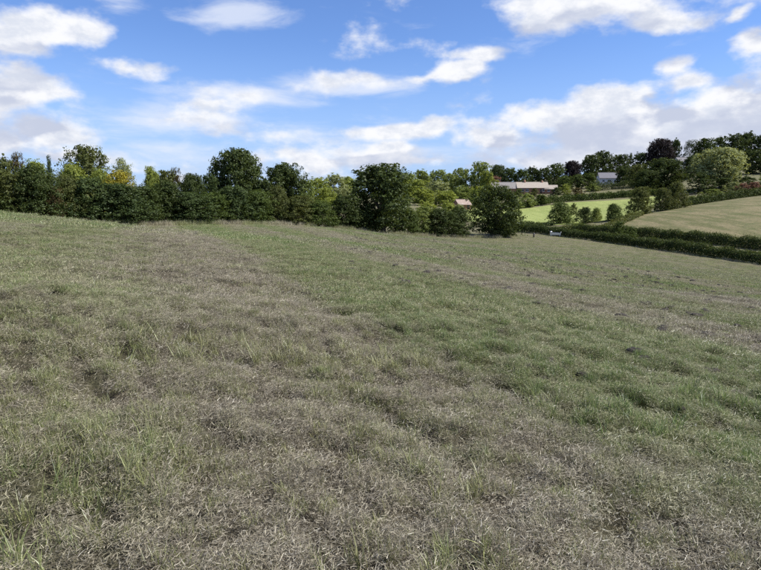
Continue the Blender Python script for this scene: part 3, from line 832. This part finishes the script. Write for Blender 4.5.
# a wood that closes the view between the hedgerow gaps, seen as one mass
def hedge(name, label, cat, pts, hgt, wid, hue, per_m, leaf, seed, group=None, rough=.3):
    """pts: (px, Y) line on the ground; leaves fill a rounded bank"""
    r = np.random.default_rng(seed)
    P = np.array([(ray(p, 200)[0] * Y, Y) for p, Y in pts]); seg = np.hypot(*np.diff(P, axis=0).T); s = np.concatenate([[0], np.cumsum(seg)])
    L = s[-1]; n = int(L * per_m)
    t = r.uniform(0, L, n); x = np.interp(t, s, P[:, 0]); y = np.interp(t, s, P[:, 1])
    i = np.clip(np.searchsorted(s, t) - 1, 0, len(seg) - 1); tan = (np.diff(P, axis=0) / seg[:, None])[i]
    nor = np.stack([-tan[:, 1], tan[:, 0]], 1)
    hh = hgt * (1 + rough * (vnoise(t * .35, t * 0 + seed, seed) - .5) + rough * 1.2 * (vnoise(t * 1.1, t * 0 + 3, seed) - .5))
    ww = wid * (1 + .35 * (vnoise(t * .5, t * 0 + 7, seed) - .5))
    a = r.uniform(0, math.pi, n); rad = .68 + .36 * np.sqrt(r.uniform(size=n)) + np.where(r.uniform(size=n) < .07, r.uniform(0, .3, n), 0)
    rad *= 1 + .14 * np.sin(t * 2.1 + a * 3) * np.sin(t * .9 + a * 5)
    ca, sa = np.cos(a), np.sin(a)
    e = .55
    cx = np.sign(ca) * np.abs(ca) ** e * rad * ww * .5; cz = sa ** e * rad * hh
    low = r.uniform(size=n) < .42
    cx = np.where(low, np.sign(ca) * rad * ww * .5 * r.uniform(.75, 1.0, n), cx); cz = np.where(low, r.uniform(0, .8, n) * hh, cz)
    X = x + nor[:, 0] * cx; Yy = y + nor[:, 1] * cx; Z = height(X, Yy) + cz
    N = np.stack([nor[:, 0] * ca, nor[:, 1] * ca, sa], 1) + r.normal(size=(n, 3)) * .6; N /= np.linalg.norm(N, axis=1, keepdims=True)
    c0 = np.array([P[0, 0], P[0, 1], hz(*P[0])])
    V, Fc, tint = leaf_quads(np.stack([X, Yy, Z], 1) - c0, N, leaf, r)
    root = thing(name, label, cat, c0, 0, group)
    obj('foliage', mesh_np(name, V, Fc, FOL[hue], {'tint': ('POINT', tint)}), root)
    Vs, Fs, off = [], [], 0
    for q in np.arange(.4, L, 1.1):
        bx, by = np.interp(q, s, P[:, 0]), np.interp(q, s, P[:, 1]); bz = hz(bx, by)
        b = np.array([bx, by, bz]) - c0
        v, f = tube([b + (0, 0, -.2), b + (r.normal() * .1, r.normal() * .1, hgt * .4), b + (r.normal() * .3, r.normal() * .3, hgt * .8)], [.06, .05, .02], 5)
        Vs.append(v); Fs.append(f + off); off += len(v)
    obj('stems', mesh_np(name + '_stems', np.concatenate(Vs), np.concatenate(Fs), M_BARK), root)['kind'] = 'stuff'
    return root


VH = [(508, 135), (540, 129.5), (600, 119), (680, 104), (761, 91.5), (830, 83), (960, 70)]
hedge('valley_hedge', 'long dark hedge along the bottom edge of the mown field', 'hedge', VH, 1.7, 2.8, 'dark', 900, .22, 61, rough=.22)
hedge('lane_hedge', 'second dark hedge just behind the one edging the mown field', 'hedge',
      [(575, 138), (600, 134), (640, 126), (680, 118.5), (761, 104.5), (830, 95), (960, 81)], 1.75, 2.3, 'dark', 800, .22, 62, rough=.22)
hedge('pasture_hedge', 'clipped green hedge along the top of the green pasture', 'hedge',
      [(500, 236), (520, 246), (545, 258), (575, 262), (610, 265), (650, 266), (665, 258)], 2.6, 2.6, 'mid', 300, .45, 63)
hedge('field_top_hedge', 'dark hedge along the upper right edge of the dry hay field', 'hedge',
      [(684, 188), (700, 192), (730, 202), (761, 211), (830, 221), (950, 234)], 2.4, 2.4, 'dark', 340, .4, 64)
hedge('pasture_bottom_hedge', 'low dark hedge at the lower left corner of the green pasture', 'hedge',
      [(500, 168), (530, 166), (556, 164)], 1.0, 1.6, 'dark', 160, .3, 65)
hedge('house_hedge', 'tall dark garden hedge in front of the white house', 'hedge',
      [(590, 300), (610, 305), (640, 300), (665, 290)], 4.2, 4, 'dark', 170, .42, 66)
hedge('bank_scrub', 'rough leafy bank between the pasture and the valley hedge', 'hedge',
      [(560, 143), (585, 140), (605, 146), (625, 156), (640, 166)], 1.3, 3.0, 'olive', 200, .3, 67)


# ------------------------------------------------------------------ houses
M_TAN = plain('tan_roof_tiles', (.34, .29, .235), .85, .2, 3)
M_GREYROOF = plain('grey_roof_tiles', (.20, .185, .175), .85, .25, 3)
M_SLATE = plain('slate_roof', (.13, .125, .14), .7, .25, 3)
M_PINK = plain('pinkish_roof_tiles', (.30, .225, .185), .85, .2, 3)
M_BRICK = plain('red_brick', (.26, .135, .09), .9, .25, 4)
M_WHITE = plain('white_render', (.50, .52, .57), .85, .08, 2)
M_CREAM = plain('cream_render', (.62, .57, .48), .85, .1, 2)
M_FRAME = plain('white_frame', (.78, .78, .78), .5, .05, 3)
M_DOOR = plain('dark_door', (.06, .05, .05), .5, .2, 3)
m_g, nt_g, out_g = new_mat('window_glass')
bg = nd(nt_g, 'ShaderNodeBsdfPrincipled'); bg.inputs['Base Color'].default_value = (.03, .035, .045, 1); bg.inputs['Roughness'].default_value = .06
nt_g.links.new(bg.outputs[0], out_g.inputs[0]); M_GLASS = m_g


def box_np(x0, x1, y0, y1, z0, z1):
    V = np.array([(x, y, z) for z in (z0, z1) for y in (y0, y1) for x in (x0, x1)], float)
    Fq = np.array([(0, 2, 3, 1), (4, 5, 7, 6), (0, 1, 5, 4), (2, 6, 7, 3), (0, 4, 6, 2), (1, 3, 7, 5)])
    return V, Fq


def boxes(name, lst, mat, parent):
    Vs, Fs, off = [], [], 0
    for b in lst:
        v, f = box_np(*b); Vs.append(v); Fs.append(f + off); off += 8
    return obj(name, mesh_np(name, np.concatenate(Vs), np.concatenate(Fs), mat), parent)


def house(name, label, cat, px, Y, w, dep, eave, ridge, yaw, wall_m, roof_m, wins=(), doors=(), chims=(), upper=None):
    x = ray(px, 200)[0] * Y; z = min(hz(x + dx, Y + dy) for dx in (-w / 2, w / 2) for dy in (-dep / 2, dep / 2)) - .1
    z0 = hz(x, Y)
    t = thing(name, label, cat, (x, Y, z0), yaw)
    hw, hd = w / 2, dep / 2; zb = z - z0 - .3
    # walls with gables
    V = np.array([(-hw, -hd, zb), (hw, -hd, zb), (hw, hd, zb), (-hw, hd, zb), (-hw, -hd, eave), (hw, -hd, eave), (hw, hd, eave), (-hw, hd, eave), (-hw, 0, ridge - .12), (hw, 0, ridge - .12)])
    me = bpy.data.meshes.new('wall')
    me.from_pydata(V.tolist(), [], [(0, 1, 5, 4), (2, 3, 7, 6), (1, 2, 6, 9, 5), (3, 0, 4, 8, 7)]); me.materials.append(wall_m)
    obj('wall', me, t)
    # roof: two thick slopes with eaves
    ov = .45; sl = (ridge - eave) / hd
    for sgn in (-1, 1):
        e = hd + ov; ze = eave - ov * sl
        q = [(-hw - .3, sgn * e, ze), (hw + .3, sgn * e, ze), (hw + .3, 0, ridge), (-hw - .3, 0, ridge)]
        q2 = [(a, b, c + .16) for a, b, c in q]
        me = bpy.data.meshes.new('roof_slope')
        me.from_pydata(q + q2, [], [(0, 1, 2, 3), (4, 5, 6, 7), (0, 1, 5, 4), (1, 2, 6, 5), (2, 3, 7, 6), (3, 0, 4, 7)]); me.materials.append(roof_m)
        rs = obj('roof_slope', me, t)
    v, f = tube([(-hw - .3, 0, ridge + .17), (hw + .3, 0, ridge + .17)], [.12, .12], 6)
    obj('ridge_tiles', mesh_np('ridge_tiles', v, f, roof_m), t)
    for cx, chh in chims:
        c = boxes('chimney', [(cx - .45, cx + .45, -.4, .4, ridge - .8, ridge + chh)], M_BRICK, t)
        boxes('chimney_pot', [(cx - .25, cx - .03, -.12, .12, ridge + chh, ridge + chh + .35), (cx + .05, cx + .27, -.12, .12, ridge + chh, ridge + chh + .35)], M_PINK, c)
    for wx, wz, ww, wh in wins:
        y = -hd
        fr = boxes('window', [(wx - ww / 2, wx - ww / 2 + .09, y - .06, y + .05, wz, wz + wh), (wx + ww / 2 - .09, wx + ww / 2, y - .06, y + .05, wz, wz + wh),
                              (wx - .04, wx + .04, y - .055, y + .05, wz, wz + wh),
                              (wx - ww / 2 + .09, wx + ww / 2 - .09, y - .05, y + .05, wz, wz + .09), (wx - ww / 2 + .09, wx + ww / 2 - .09, y - .05, y + .05, wz + wh - .09, wz + wh)], M_FRAME, t)
        boxes('pane', [(wx - ww / 2 + .09, wx + ww / 2 - .09, y - .02, y + .03, wz + .09, wz + wh - .09)], M_GLASS, fr)
        boxes('sill', [(wx - ww / 2 - .1, wx + ww / 2 + .1, y - .14, y + .04, wz - .1, wz - .005)], M_FRAME, fr)
    for dx in doors:
        d = boxes('door', [(dx - .48, dx + .48, -hd - .05, -hd + .04, 0, 2.05)], M_DOOR, t)
        boxes('handle', [(dx + .32, dx + .38, -hd - .11, -hd - .05, .95, 1.12)], M_FRAME, d)
    return t


house('barn', 'long low building with grey tiled roof left of the tan roofed house', 'house', 502, 300, 13.5, 7, 3.4, 6.3, R(4), M_BRICK, M_GREYROOF,
      wins=[(-4, 1, 1.6, 1.2), (0, 1, 1.6, 1.2)], doors=[3.2])
house('brick_house', 'red brick house with broad tan roof and two chimneys on the hillside', 'house', 531, 300, 15.5, 8.5, 2.9, 5.6, R(-4), M_BRICK, M_TAN,
      wins=[(-5.6, 1.0, 2.2, 1.3), (-2.9, 1.0, 1.6, 1.3), (5.6, 1.0, 1.8, 1.3)], doors=[4.0], chims=[(-3.6, 1.1), (5.2, .8)])
house('outbuilding', 'small brick outbuilding with tan roof right of the tan roofed house', 'house', 550, 297, 6.2, 5, 2.3, 4.0, R(-8), M_BRICK, M_TAN,
      wins=[(-1.2, .9, 1.2, 1.1)], doors=[1.4])
house('white_house', 'white rendered house with dark slate roof among dark ridge trees', 'house', 608.5, 345, 13.5, 8, 3.6, 6.6, R(-6), M_WHITE, M_SLATE,
      wins=[(-4.6, 1.2, 1.4, 1.3), (-1.2, 1.2, 1.8, 1.4), (2.0, 1.2, 1.4, 1.3)], doors=[4.6], chims=[(4.5, .9)])
house('ridge_house', 'grey roofed house half hidden between the copper tree and the ridge wood', 'house', 680, 400, 11, 8, 4.2, 7.0, R(10), M_WHITE, M_SLATE,
      wins=[(-3.2, 2.2, 1.4, 1.3), (0, 2.2, 1.4, 1.3), (3.2, 2.2, 1.4, 1.3)], doors=[1.6])
house('cottage', 'small cottage with pinkish tiled roof behind the hedgerow shrubs', 'house', 462, 205, 4.6, 4.2, 1.8, 3.2, R(20), M_BRICK, M_PINK,
      wins=[(-1.2, .9, 1.2, 1.1)], doors=[1.4])


# ------------------------------------------------------------------ trough and posts at the foot of the field
M_GALV = plain('galvanised_metal', (.62, .63, .68), .45, .15, 5, metal=.35)
M_POST = plain('weathered_wood', (.06, .05, .042), .9, .3, 8, stretch=(1, 1, .2))
M_PALEPOST = plain('pale_wood', (.5, .47, .42), .9, .2, 8, stretch=(1, 1, .2))


def trough():
    Y = 124.0; x = ray(557, 200)[0] * Y
    t = thing('water_trough', 'pale metal water trough with raised end box beside the valley hedge', 'trough', (x, Y, hz(x, Y)), R(-14))
    L, W, z0, z1, th = 2.3, .6, .28, .78, .03
    V = []
    for (ox, oy, z) in ((L / 2 - .06, W / 2 - .1, z0), (L / 2, W / 2, z1), (L / 2 - th, W / 2 - th, z1), (L / 2 - .1, W / 2 - .13, z0 + .04)):
        V += [(-ox, -oy, z), (ox, -oy, z), (ox, oy, z), (-ox, oy, z)]
    Fq = []
    for a in range(3):
        for s in range(4): Fq.append((a * 4 + s, a * 4 + (s + 1) % 4, a * 4 + 4 + (s + 1) % 4, a * 4 + 4 + s))
    Fq += [(3, 2, 1, 0), (12, 13, 14, 15)]
    me = bpy.data.meshes.new('basin'); me.from_pydata(V, [], Fq); me.materials.append(M_GALV); obj('basin', me, t)
    boxes('valve_box', [(-L / 2 - .01, -L / 2 + .42, -W / 2 - .01, W / 2 + .01, z1 + .002, z1 + .3)], M_GALV, t)
    boxes('end_plate', [(L / 2 - .14, L / 2 + .01, -W / 2 - .01, W / 2 + .01, z1 + .002, z1 + .2)], M_GALV, t)
    for sx in (-1, 1):
        for sy in (-1, 1):
            boxes('leg', [(sx * .9 - .05, sx * .9 + .05, sy * .17 - .04, sy * .17 + .04, -.1, z0 - .002)], M_GALV, t)
    m, nt, out = new_mat('trough_water'); b = nd(nt, 'ShaderNodeBsdfPrincipled'); b.inputs['Base Color'].default_value = (.03, .04, .045, 1); b.inputs['Roughness'].default_value = .05
    nt.links.new(b.outputs[0], out.inputs[0])
    boxes('water', [(-L / 2 + .06, L / 2 - .06, -W / 2 + .07, W / 2 - .07, z0 + .3, z1 - .1)], m, t)


trough()


def post(px, Y, h, rad, mat, label, lean=0.0):
    x = ray(px, 200)[0] * Y
    t = thing('fence_post', label, 'post', (x, Y, hz(x, Y)))
    v, f = tube([(0, 0, -.3), (0, 0, h * .5), (lean, 0, h), (lean, 0, h + .06)], [rad, rad, rad * .96, rad * .3], 8)
    obj('shaft', mesh_np('shaft', v, f, mat), t)
    v, f = tube([(0, 0, h * .8), (0, 0, h * .83)], [rad * 1.12, rad * 1.12], 8)
    obj('wire_wrap', mesh_np('wire_wrap', v, f, M_GALV), t)


post(535.3, 120, .95, .16, M_POST, 'short dark wooden post standing alone near the valley hedge', .03)
post(549.6, 127.2, 1.5, .11, M_PALEPOST, 'pale post against the valley hedge left of the trough', .05)


# ------------------------------------------------------------------ the sward: grass, stubble and thatch
def blades_np(r, n, spread, lmin, lmax, width, tilt, curve, segs=3, flat=False):
    V, Fq, T = [], [], []
    off = 0
    for b in range(n):
        a = r.uniform(0, 6.28); rr = spread * math.sqrt(r.uniform()); bx, by = rr * math.cos(a), rr * math.sin(a)
        L = r.uniform(lmin, lmax); az = r.uniform(0, 6.28); tl = abs(r.normal()) * tilt; cv = r.uniform(.2, 1) * curve
        if flat:
            tl = R(90) - abs(r.normal()) * .22; z = r.uniform(0.0, .035)
            cv = r.normal() * .25; side = r.normal() * .5
        else: z = -.01; side = r.normal() * .25
        p = np.array([bx, by, z]); w = width * r.uniform(.7, 1.3)
        wa = az + math.pi / 2 + r.normal() * .4; wd = np.array([math.cos(wa), math.sin(wa), r.normal() * .2 + (.3 if flat else 0)])
        tt = r.uniform() ** (1.9 if flat else 1.3)
        for s in range(segs + 1):
            f = s / segs
            wid = w * (1 - f ** 2.2) * .5 + w * .04
            V += [p - wd * wid, p + wd * wid]; T += [tt, tt]
            ang = tl + cv * f; azs = az + side * f
            p = p + np.array([math.sin(ang) * math.cos(azs), math.sin(ang) * math.sin(azs), math.cos(ang)]) * (L / segs)
        for s in range(segs): Fq.append((off + 2 * s, off + 2 * s + 1, off + 2 * s + 3, off + 2 * s + 2))
        off += 2 * (segs + 1)
    return np.array(V), np.array(Fq), np.array(T)


def proto_set(name, count, mat, seed, **kw):
    c = bpy.data.collections.new(name)
    for q in range(count):
        r = np.random.default_rng(seed + q)
        V, Fq, T = blades_np(r, **kw)
        o = bpy.data.objects.new('%s_%02d' % (name, q), mesh_np(name, V, Fq, mat, {'tint': ('POINT', T)}))
        c.objects.link(o)
    return c


def scatter_tree(coll):
    g = bpy.data.node_groups.new('scatter_' + coll.name, 'GeometryNodeTree')
    g.interface.new_socket('Geometry', in_out='INPUT', socket_type='NodeSocketGeometry')
    g.interface.new_socket('Geometry', in_out='OUTPUT', socket_type='NodeSocketGeometry')
    gi, go = g.nodes.new('NodeGroupInput'), g.nodes.new('NodeGroupOutput')
    m2p = g.nodes.new('GeometryNodeMeshToPoints')
    iop = g.nodes.new('GeometryNodeInstanceOnPoints')
    ci = g.nodes.new('GeometryNodeCollectionInfo'); ci.inputs['Collection'].default_value = coll
    ci.inputs['Separate Children'].default_value = True; ci.inputs['Reset Children'].default_value = True
    iop.inputs['Pick Instance'].default_value = True
    def attr(nm, typ):
        n = g.nodes.new('GeometryNodeInputNamedAttribute'); n.data_type = typ; n.inputs[0].default_value = nm; return n.outputs[0]
    e2r = g.nodes.new('FunctionNodeEulerToRotation')
    g.links.new(attr('rot', 'FLOAT_VECTOR'), e2r.inputs[0])
    g.links.new(gi.outputs[0], m2p.inputs['Mesh']); g.links.new(m2p.outputs[0], iop.inputs['Points'])
    g.links.new(ci.outputs[0], iop.inputs['Instance'])
    g.links.new(attr('idx', 'INT'), iop.inputs['Instance Index'])
    g.links.new(e2r.outputs[0], iop.inputs['Rotation'])
    g.links.new(attr('scl', 'FLOAT'), iop.inputs['Scale'])
    g.links.new(iop.outputs[0], go.inputs[0])
    return g


def scatter(name, label, cat, coll, X, Y, scl, seed):
    r = np.random.default_rng(seed); n = len(X)
    Z = height(X, Y)
    e = .15
    sx = (height(X + e, Y) - height(X - e, Y)) / (2 * e); sy = (height(X, Y + e) - height(X, Y - e)) / (2 * e)
    me = bpy.data.meshes.new(name)
    me.vertices.add(n); me.vertices.foreach_set('co', np.stack([X, Y, Z], 1).astype(np.float32).ravel())
    rot = np.stack([np.arctan(sy), -np.arctan(sx), r.uniform(0, 6.28, n)], 1)
    a = me.attributes.new('rot', 'FLOAT_VECTOR', 'POINT'); a.data.foreach_set('vector', rot.astype(np.float32).ravel())
    a = me.attributes.new('scl', 'FLOAT', 'POINT'); a.data.foreach_set('value', scl.astype(np.float32))
    a = me.attributes.new('idx', 'INT', 'POINT'); a.data.foreach_set('value', r.integers(0, len(coll.objects), n).astype(np.int32))
    o = bpy.data.objects.new(name, me); link(o); o['kind'] = 'stuff'; o['label'] = label; o['category'] = cat
    md = o.modifiers.new('scatter', 'NODES'); md.node_group = scatter_tree(coll)
    return o


HALF = R(50)


def field_limit(x, y):
    """True inside the mown field (this side of hedgerow and valley hedge)"""
    pts = np.array([(ray(p, 200)[0] * Y, Y) for p, Y in list(HL) + [(540, 128.7), (600, 118.4), (680, 103.4), (761, 90.9), (830, 82), (960, 69)]])
    A = np.arctan2(pts[:, 0], pts[:, 1]); Dm = np.hypot(pts[:, 0], pts[:, 1]); o = np.argsort(A)
    return np.hypot(x, y) < np.interp(np.arctan2(x, y), A[o], Dm[o]) - .5


def sector(n, r0, r1, r, p=2.0):
    u = r.uniform(size=n); q = (r0 ** p + u * (r1 ** p - r0 ** p)) ** (1 / p)
    a = r.uniform(-HALF, HALF, n)
    x, y = q * np.sin(a), q * np.cos(a)
    k = field_limit(x, y)
    return x[k], y[k]


def greenness(x, y):
    a, c = along_across(x, y)
    return .45 * (.2 + .6 * np.interp(c + (vnoise(x * .18, y * .18, 19) - .5) * 2, STRIP_C, STRIP_G)) + .3 * vnoise(x * .5, y * .5, 12) + .25 * vnoise(x * 2.1, y * 2.1, 13)


def bare(x, y):
    a, c = along_across(x, y)
    return .5 * vnoise(x * 1.6 + 9, y * 1.6, 15) + .3 * vnoise(x * 5, y * 5, 16) + .2 * vnoise(c * 1.2, a * .1, 17)


r1 = np.random.default_rng(100)
# near: single tufts
pg = proto_set('green_tuft', 8, M_GREEN, 200, n=16, spread=.045, lmin=.03, lmax=.085, width=.0026, tilt=.42, curve=.9)
ps = proto_set('straw_tuft', 6, M_STRAW, 220, n=15, spread=.05, lmin=.025, lmax=.07, width=.0018, tilt=.42, curve=.3, segs=2)
pt_ = proto_set('thatch_mat', 8, M_THATCH, 240, n=80, spread=.11, lmin=.012, lmax=.045, width=.0021, tilt=.3, curve=.2, segs=3, flat=True)
pl = proto_set('tall_tuft', 5, M_GREEN, 260, n=22, spread=.05, lmin=.10, lmax=.24, width=.0046, tilt=.35, curve=1.0, segs=4)

x, y = sector(27000, .8, 10.5, r1); k = clump(x, y) > r1.uniform(.12, .42, len(x))
x, y = x[k], y[k]
scatter('thatch', 'grey dry mown thatch lying over the near field', 'thatch', pt_, x, y, r1.uniform(.75, 1.3, len(x)), 301)
x, y = sector(80000, .8, 10.5, r1); g = greenness(x, y); k = (r1.uniform(size=len(x)) < np.clip((g - .30) * 3.4, .25, 1)) & (clump(x, y) > r1.uniform(.25, .65, len(x)))
x, y = x[k], y[k]
scatter('grass', 'short green grass growing through the near thatch', 'grass', pg, x, y, r1.uniform(.6, 1.35, len(x)), 302)
x, y = sector(34000, .8, 10.5, r1); k = clump(x, y) > r1.uniform(.3, .7, len(x))
x, y = x[k], y[k]
scatter('stubble', 'thin pale straw stubble in the near field', 'stubble', ps, x, y, r1.uniform(.6, 1.25, len(x)), 303)
x, y = sector(1300, .8, 6.5, r1); g = greenness(x, y); cl = vnoise(x * 1.3, y * 1.3, 31); k = (cl > .62) & (g > .36)
x, y = x[k], y[k]
scatter('tall_grass', 'taller bright green grass tufts in the near field', 'grass', pl, x, y, r1.uniform(.6, 1.1, len(x)), 304)

# middle: clumps
mg = proto_set('green_clump', 6, M_GREEN, 320, n=26, spread=.12, lmin=.03, lmax=.085, width=.005, tilt=.5, curve=.8, segs=2)
ms = proto_set('straw_clump', 6, M_STRAW, 340, n=24, spread=.13, lmin=.03, lmax=.08, width=.0042, tilt=.5, curve=.4, segs=2)
mt = proto_set('thatch_clump', 6, M_THATCH, 360, n=60, spread=.17, lmin=.025, lmax=.07, width=.0042, tilt=.3, curve=.2, segs=2, flat=True)
x, y = sector(42000, 9, 34, r1, 1.6); k = clump(x, y) > r1.uniform(.0, .4, len(x)); x, y = x[k], y[k]
scatter('thatch', 'grey dry mown thatch across the middle of the field', 'thatch', mt, x, y, r1.uniform(.8, 1.3, len(x)), 311)
x, y = sector(52000, 9, 34, r1, 1.6); g = greenness(x, y); k = (r1.uniform(size=len(x)) < np.clip((g - .30) * 3.2, .2, 1)) & (clump(x, y) > r1.uniform(.15, .6, len(x))); x, y = x[k], y[k]
scatter('grass', 'short green grass across the middle of the field', 'grass', mg, x, y, r1.uniform(.7, 1.4, len(x)), 312)
x, y = sector(40000, 9, 34, r1, 1.6); k = clump(x, y) > r1.uniform(.15, .65, len(x)); x, y = x[k], y[k]
scatter('stubble', 'pale straw stubble across the middle of the field', 'stubble', ms, x, y, r1.uniform(.7, 1.3, len(x)), 313)
# far: patches
fg = proto_set('green_patch', 5, M_GREEN, 420, n=120, spread=.6, lmin=.04, lmax=.10, width=.013, tilt=.5, curve=.8, segs=2)
fs = proto_set('straw_patch', 5, M_STRAW, 440, n=130, spread=.6, lmin=.03, lmax=.09, width=.012, tilt=.5, curve=.5, segs=2)
x, y = sector(26000, 31, 150, r1, 1.4); g = greenness(x, y); k = r1.uniform(size=len(x)) < np.clip((g - .30) * 3.2, .12, 1); x, y = x[k], y[k]
scatter('grass', 'short green grass in the far part of the mown field', 'grass', fg, x, y, r1.uniform(.7, 1.3, len(x)), 412)
x, y = sector(24000, 31, 150, r1, 1.4); x, y = x[bare(x, y) < .64], y[bare(x, y) < .64]
scatter('stubble', 'pale straw stubble in the far part of the mown field', 'stubble', fs, x, y, r1.uniform(.7, 1.3, len(x)), 413)

# rough uncut grass at the foot of the hedgerow
rough = proto_set('rough_tuft', 5, M_STRAW, 460, n=70, spread=.5, lmin=.25, lmax=.75, width=.014, tilt=.25, curve=.6, segs=3)
pxs = r1.uniform(-60, 512, 900); dd = np.array([hl(p) for p in pxs]) - r1.uniform(1.2, 3.6, 900) - np.interp(pxs, [0, 250, 330, 400, 512], [1, 2.2, 2.2, 1, .5])
X = np.array([ray(p, 200)[0] for p in pxs]) * dd
scatter('rough_grass', 'uncut tan and green grass along the foot of the hedgerow', 'grass', rough, X, dd, r1.uniform(.5, 1.15, 900), 461)
tt = r1.uniform(0, 1, 700); vp = np.array(VH); pxs = np.interp(tt, np.linspace(0, 1, len(vp)), vp[:, 0]); dd = np.interp(pxs, vp[:, 0], vp[:, 1]) - r1.uniform(1.2, 2.3, 700)
X = np.array([ray(p, 200)[0] for p in pxs]) * dd
scatter('rough_grass', 'uncut grass along the foot of the valley hedge', 'grass', rough, X, dd, r1.uniform(.25, .7, 700), 462)


# dark clods of earth
def clod_set():
    m = plain('dark_earth', (.035, .028, .022), 1.0, .4, 30, bump=1.0)
    c = bpy.data.collections.new('clod')
    for q in range(5):
        r = np.random.default_rng(500 + q)
        V, Fq = [], []
        nu, nv = 12, 6
        for i in range(nv + 1):
            for j in range(nu):
                th = math.pi * i / nv; ph = 2 * math.pi * j / nu
                rad = .085 * (1 + .45 * r.normal() * .5) * (1 if 0 < i < nv else .8)
                V.append((rad * math.sin(th) * math.cos(ph) * 1.3, rad * math.sin(th) * math.sin(ph), rad * math.cos(th) * .5))
        for i in range(nv):
            for j in range(nu): Fq.append((i * nu + j, (i + 1) * nu + j, (i + 1) * nu + (j + 1) % nu, i * nu + (j + 1) % nu))
        c.objects.link(bpy.data.objects.new('clod_%d' % q, mesh_np('clod', np.array(V), np.array(Fq), m)))
    return c


x, y = sector(13000, 4.5, 95, r1, 1.3); a, c = along_across(x, y)
k = (vnoise(c * .8, a * .06, 51) > .45) & (vnoise(x * .2, y * .2, 52) > .3) & (x > -.06 * y); x, y = x[k], y[k]
sz = (.50 + 1.2 * r1.uniform(size=len(x)) ** 2.0) * np.clip(.35 + np.hypot(x, y) / 28.0, .4, 1.0)
scatter('clods', 'scattered dark clods of earth in the mown field', 'earth', clod_set(), x, y, sz, 501)
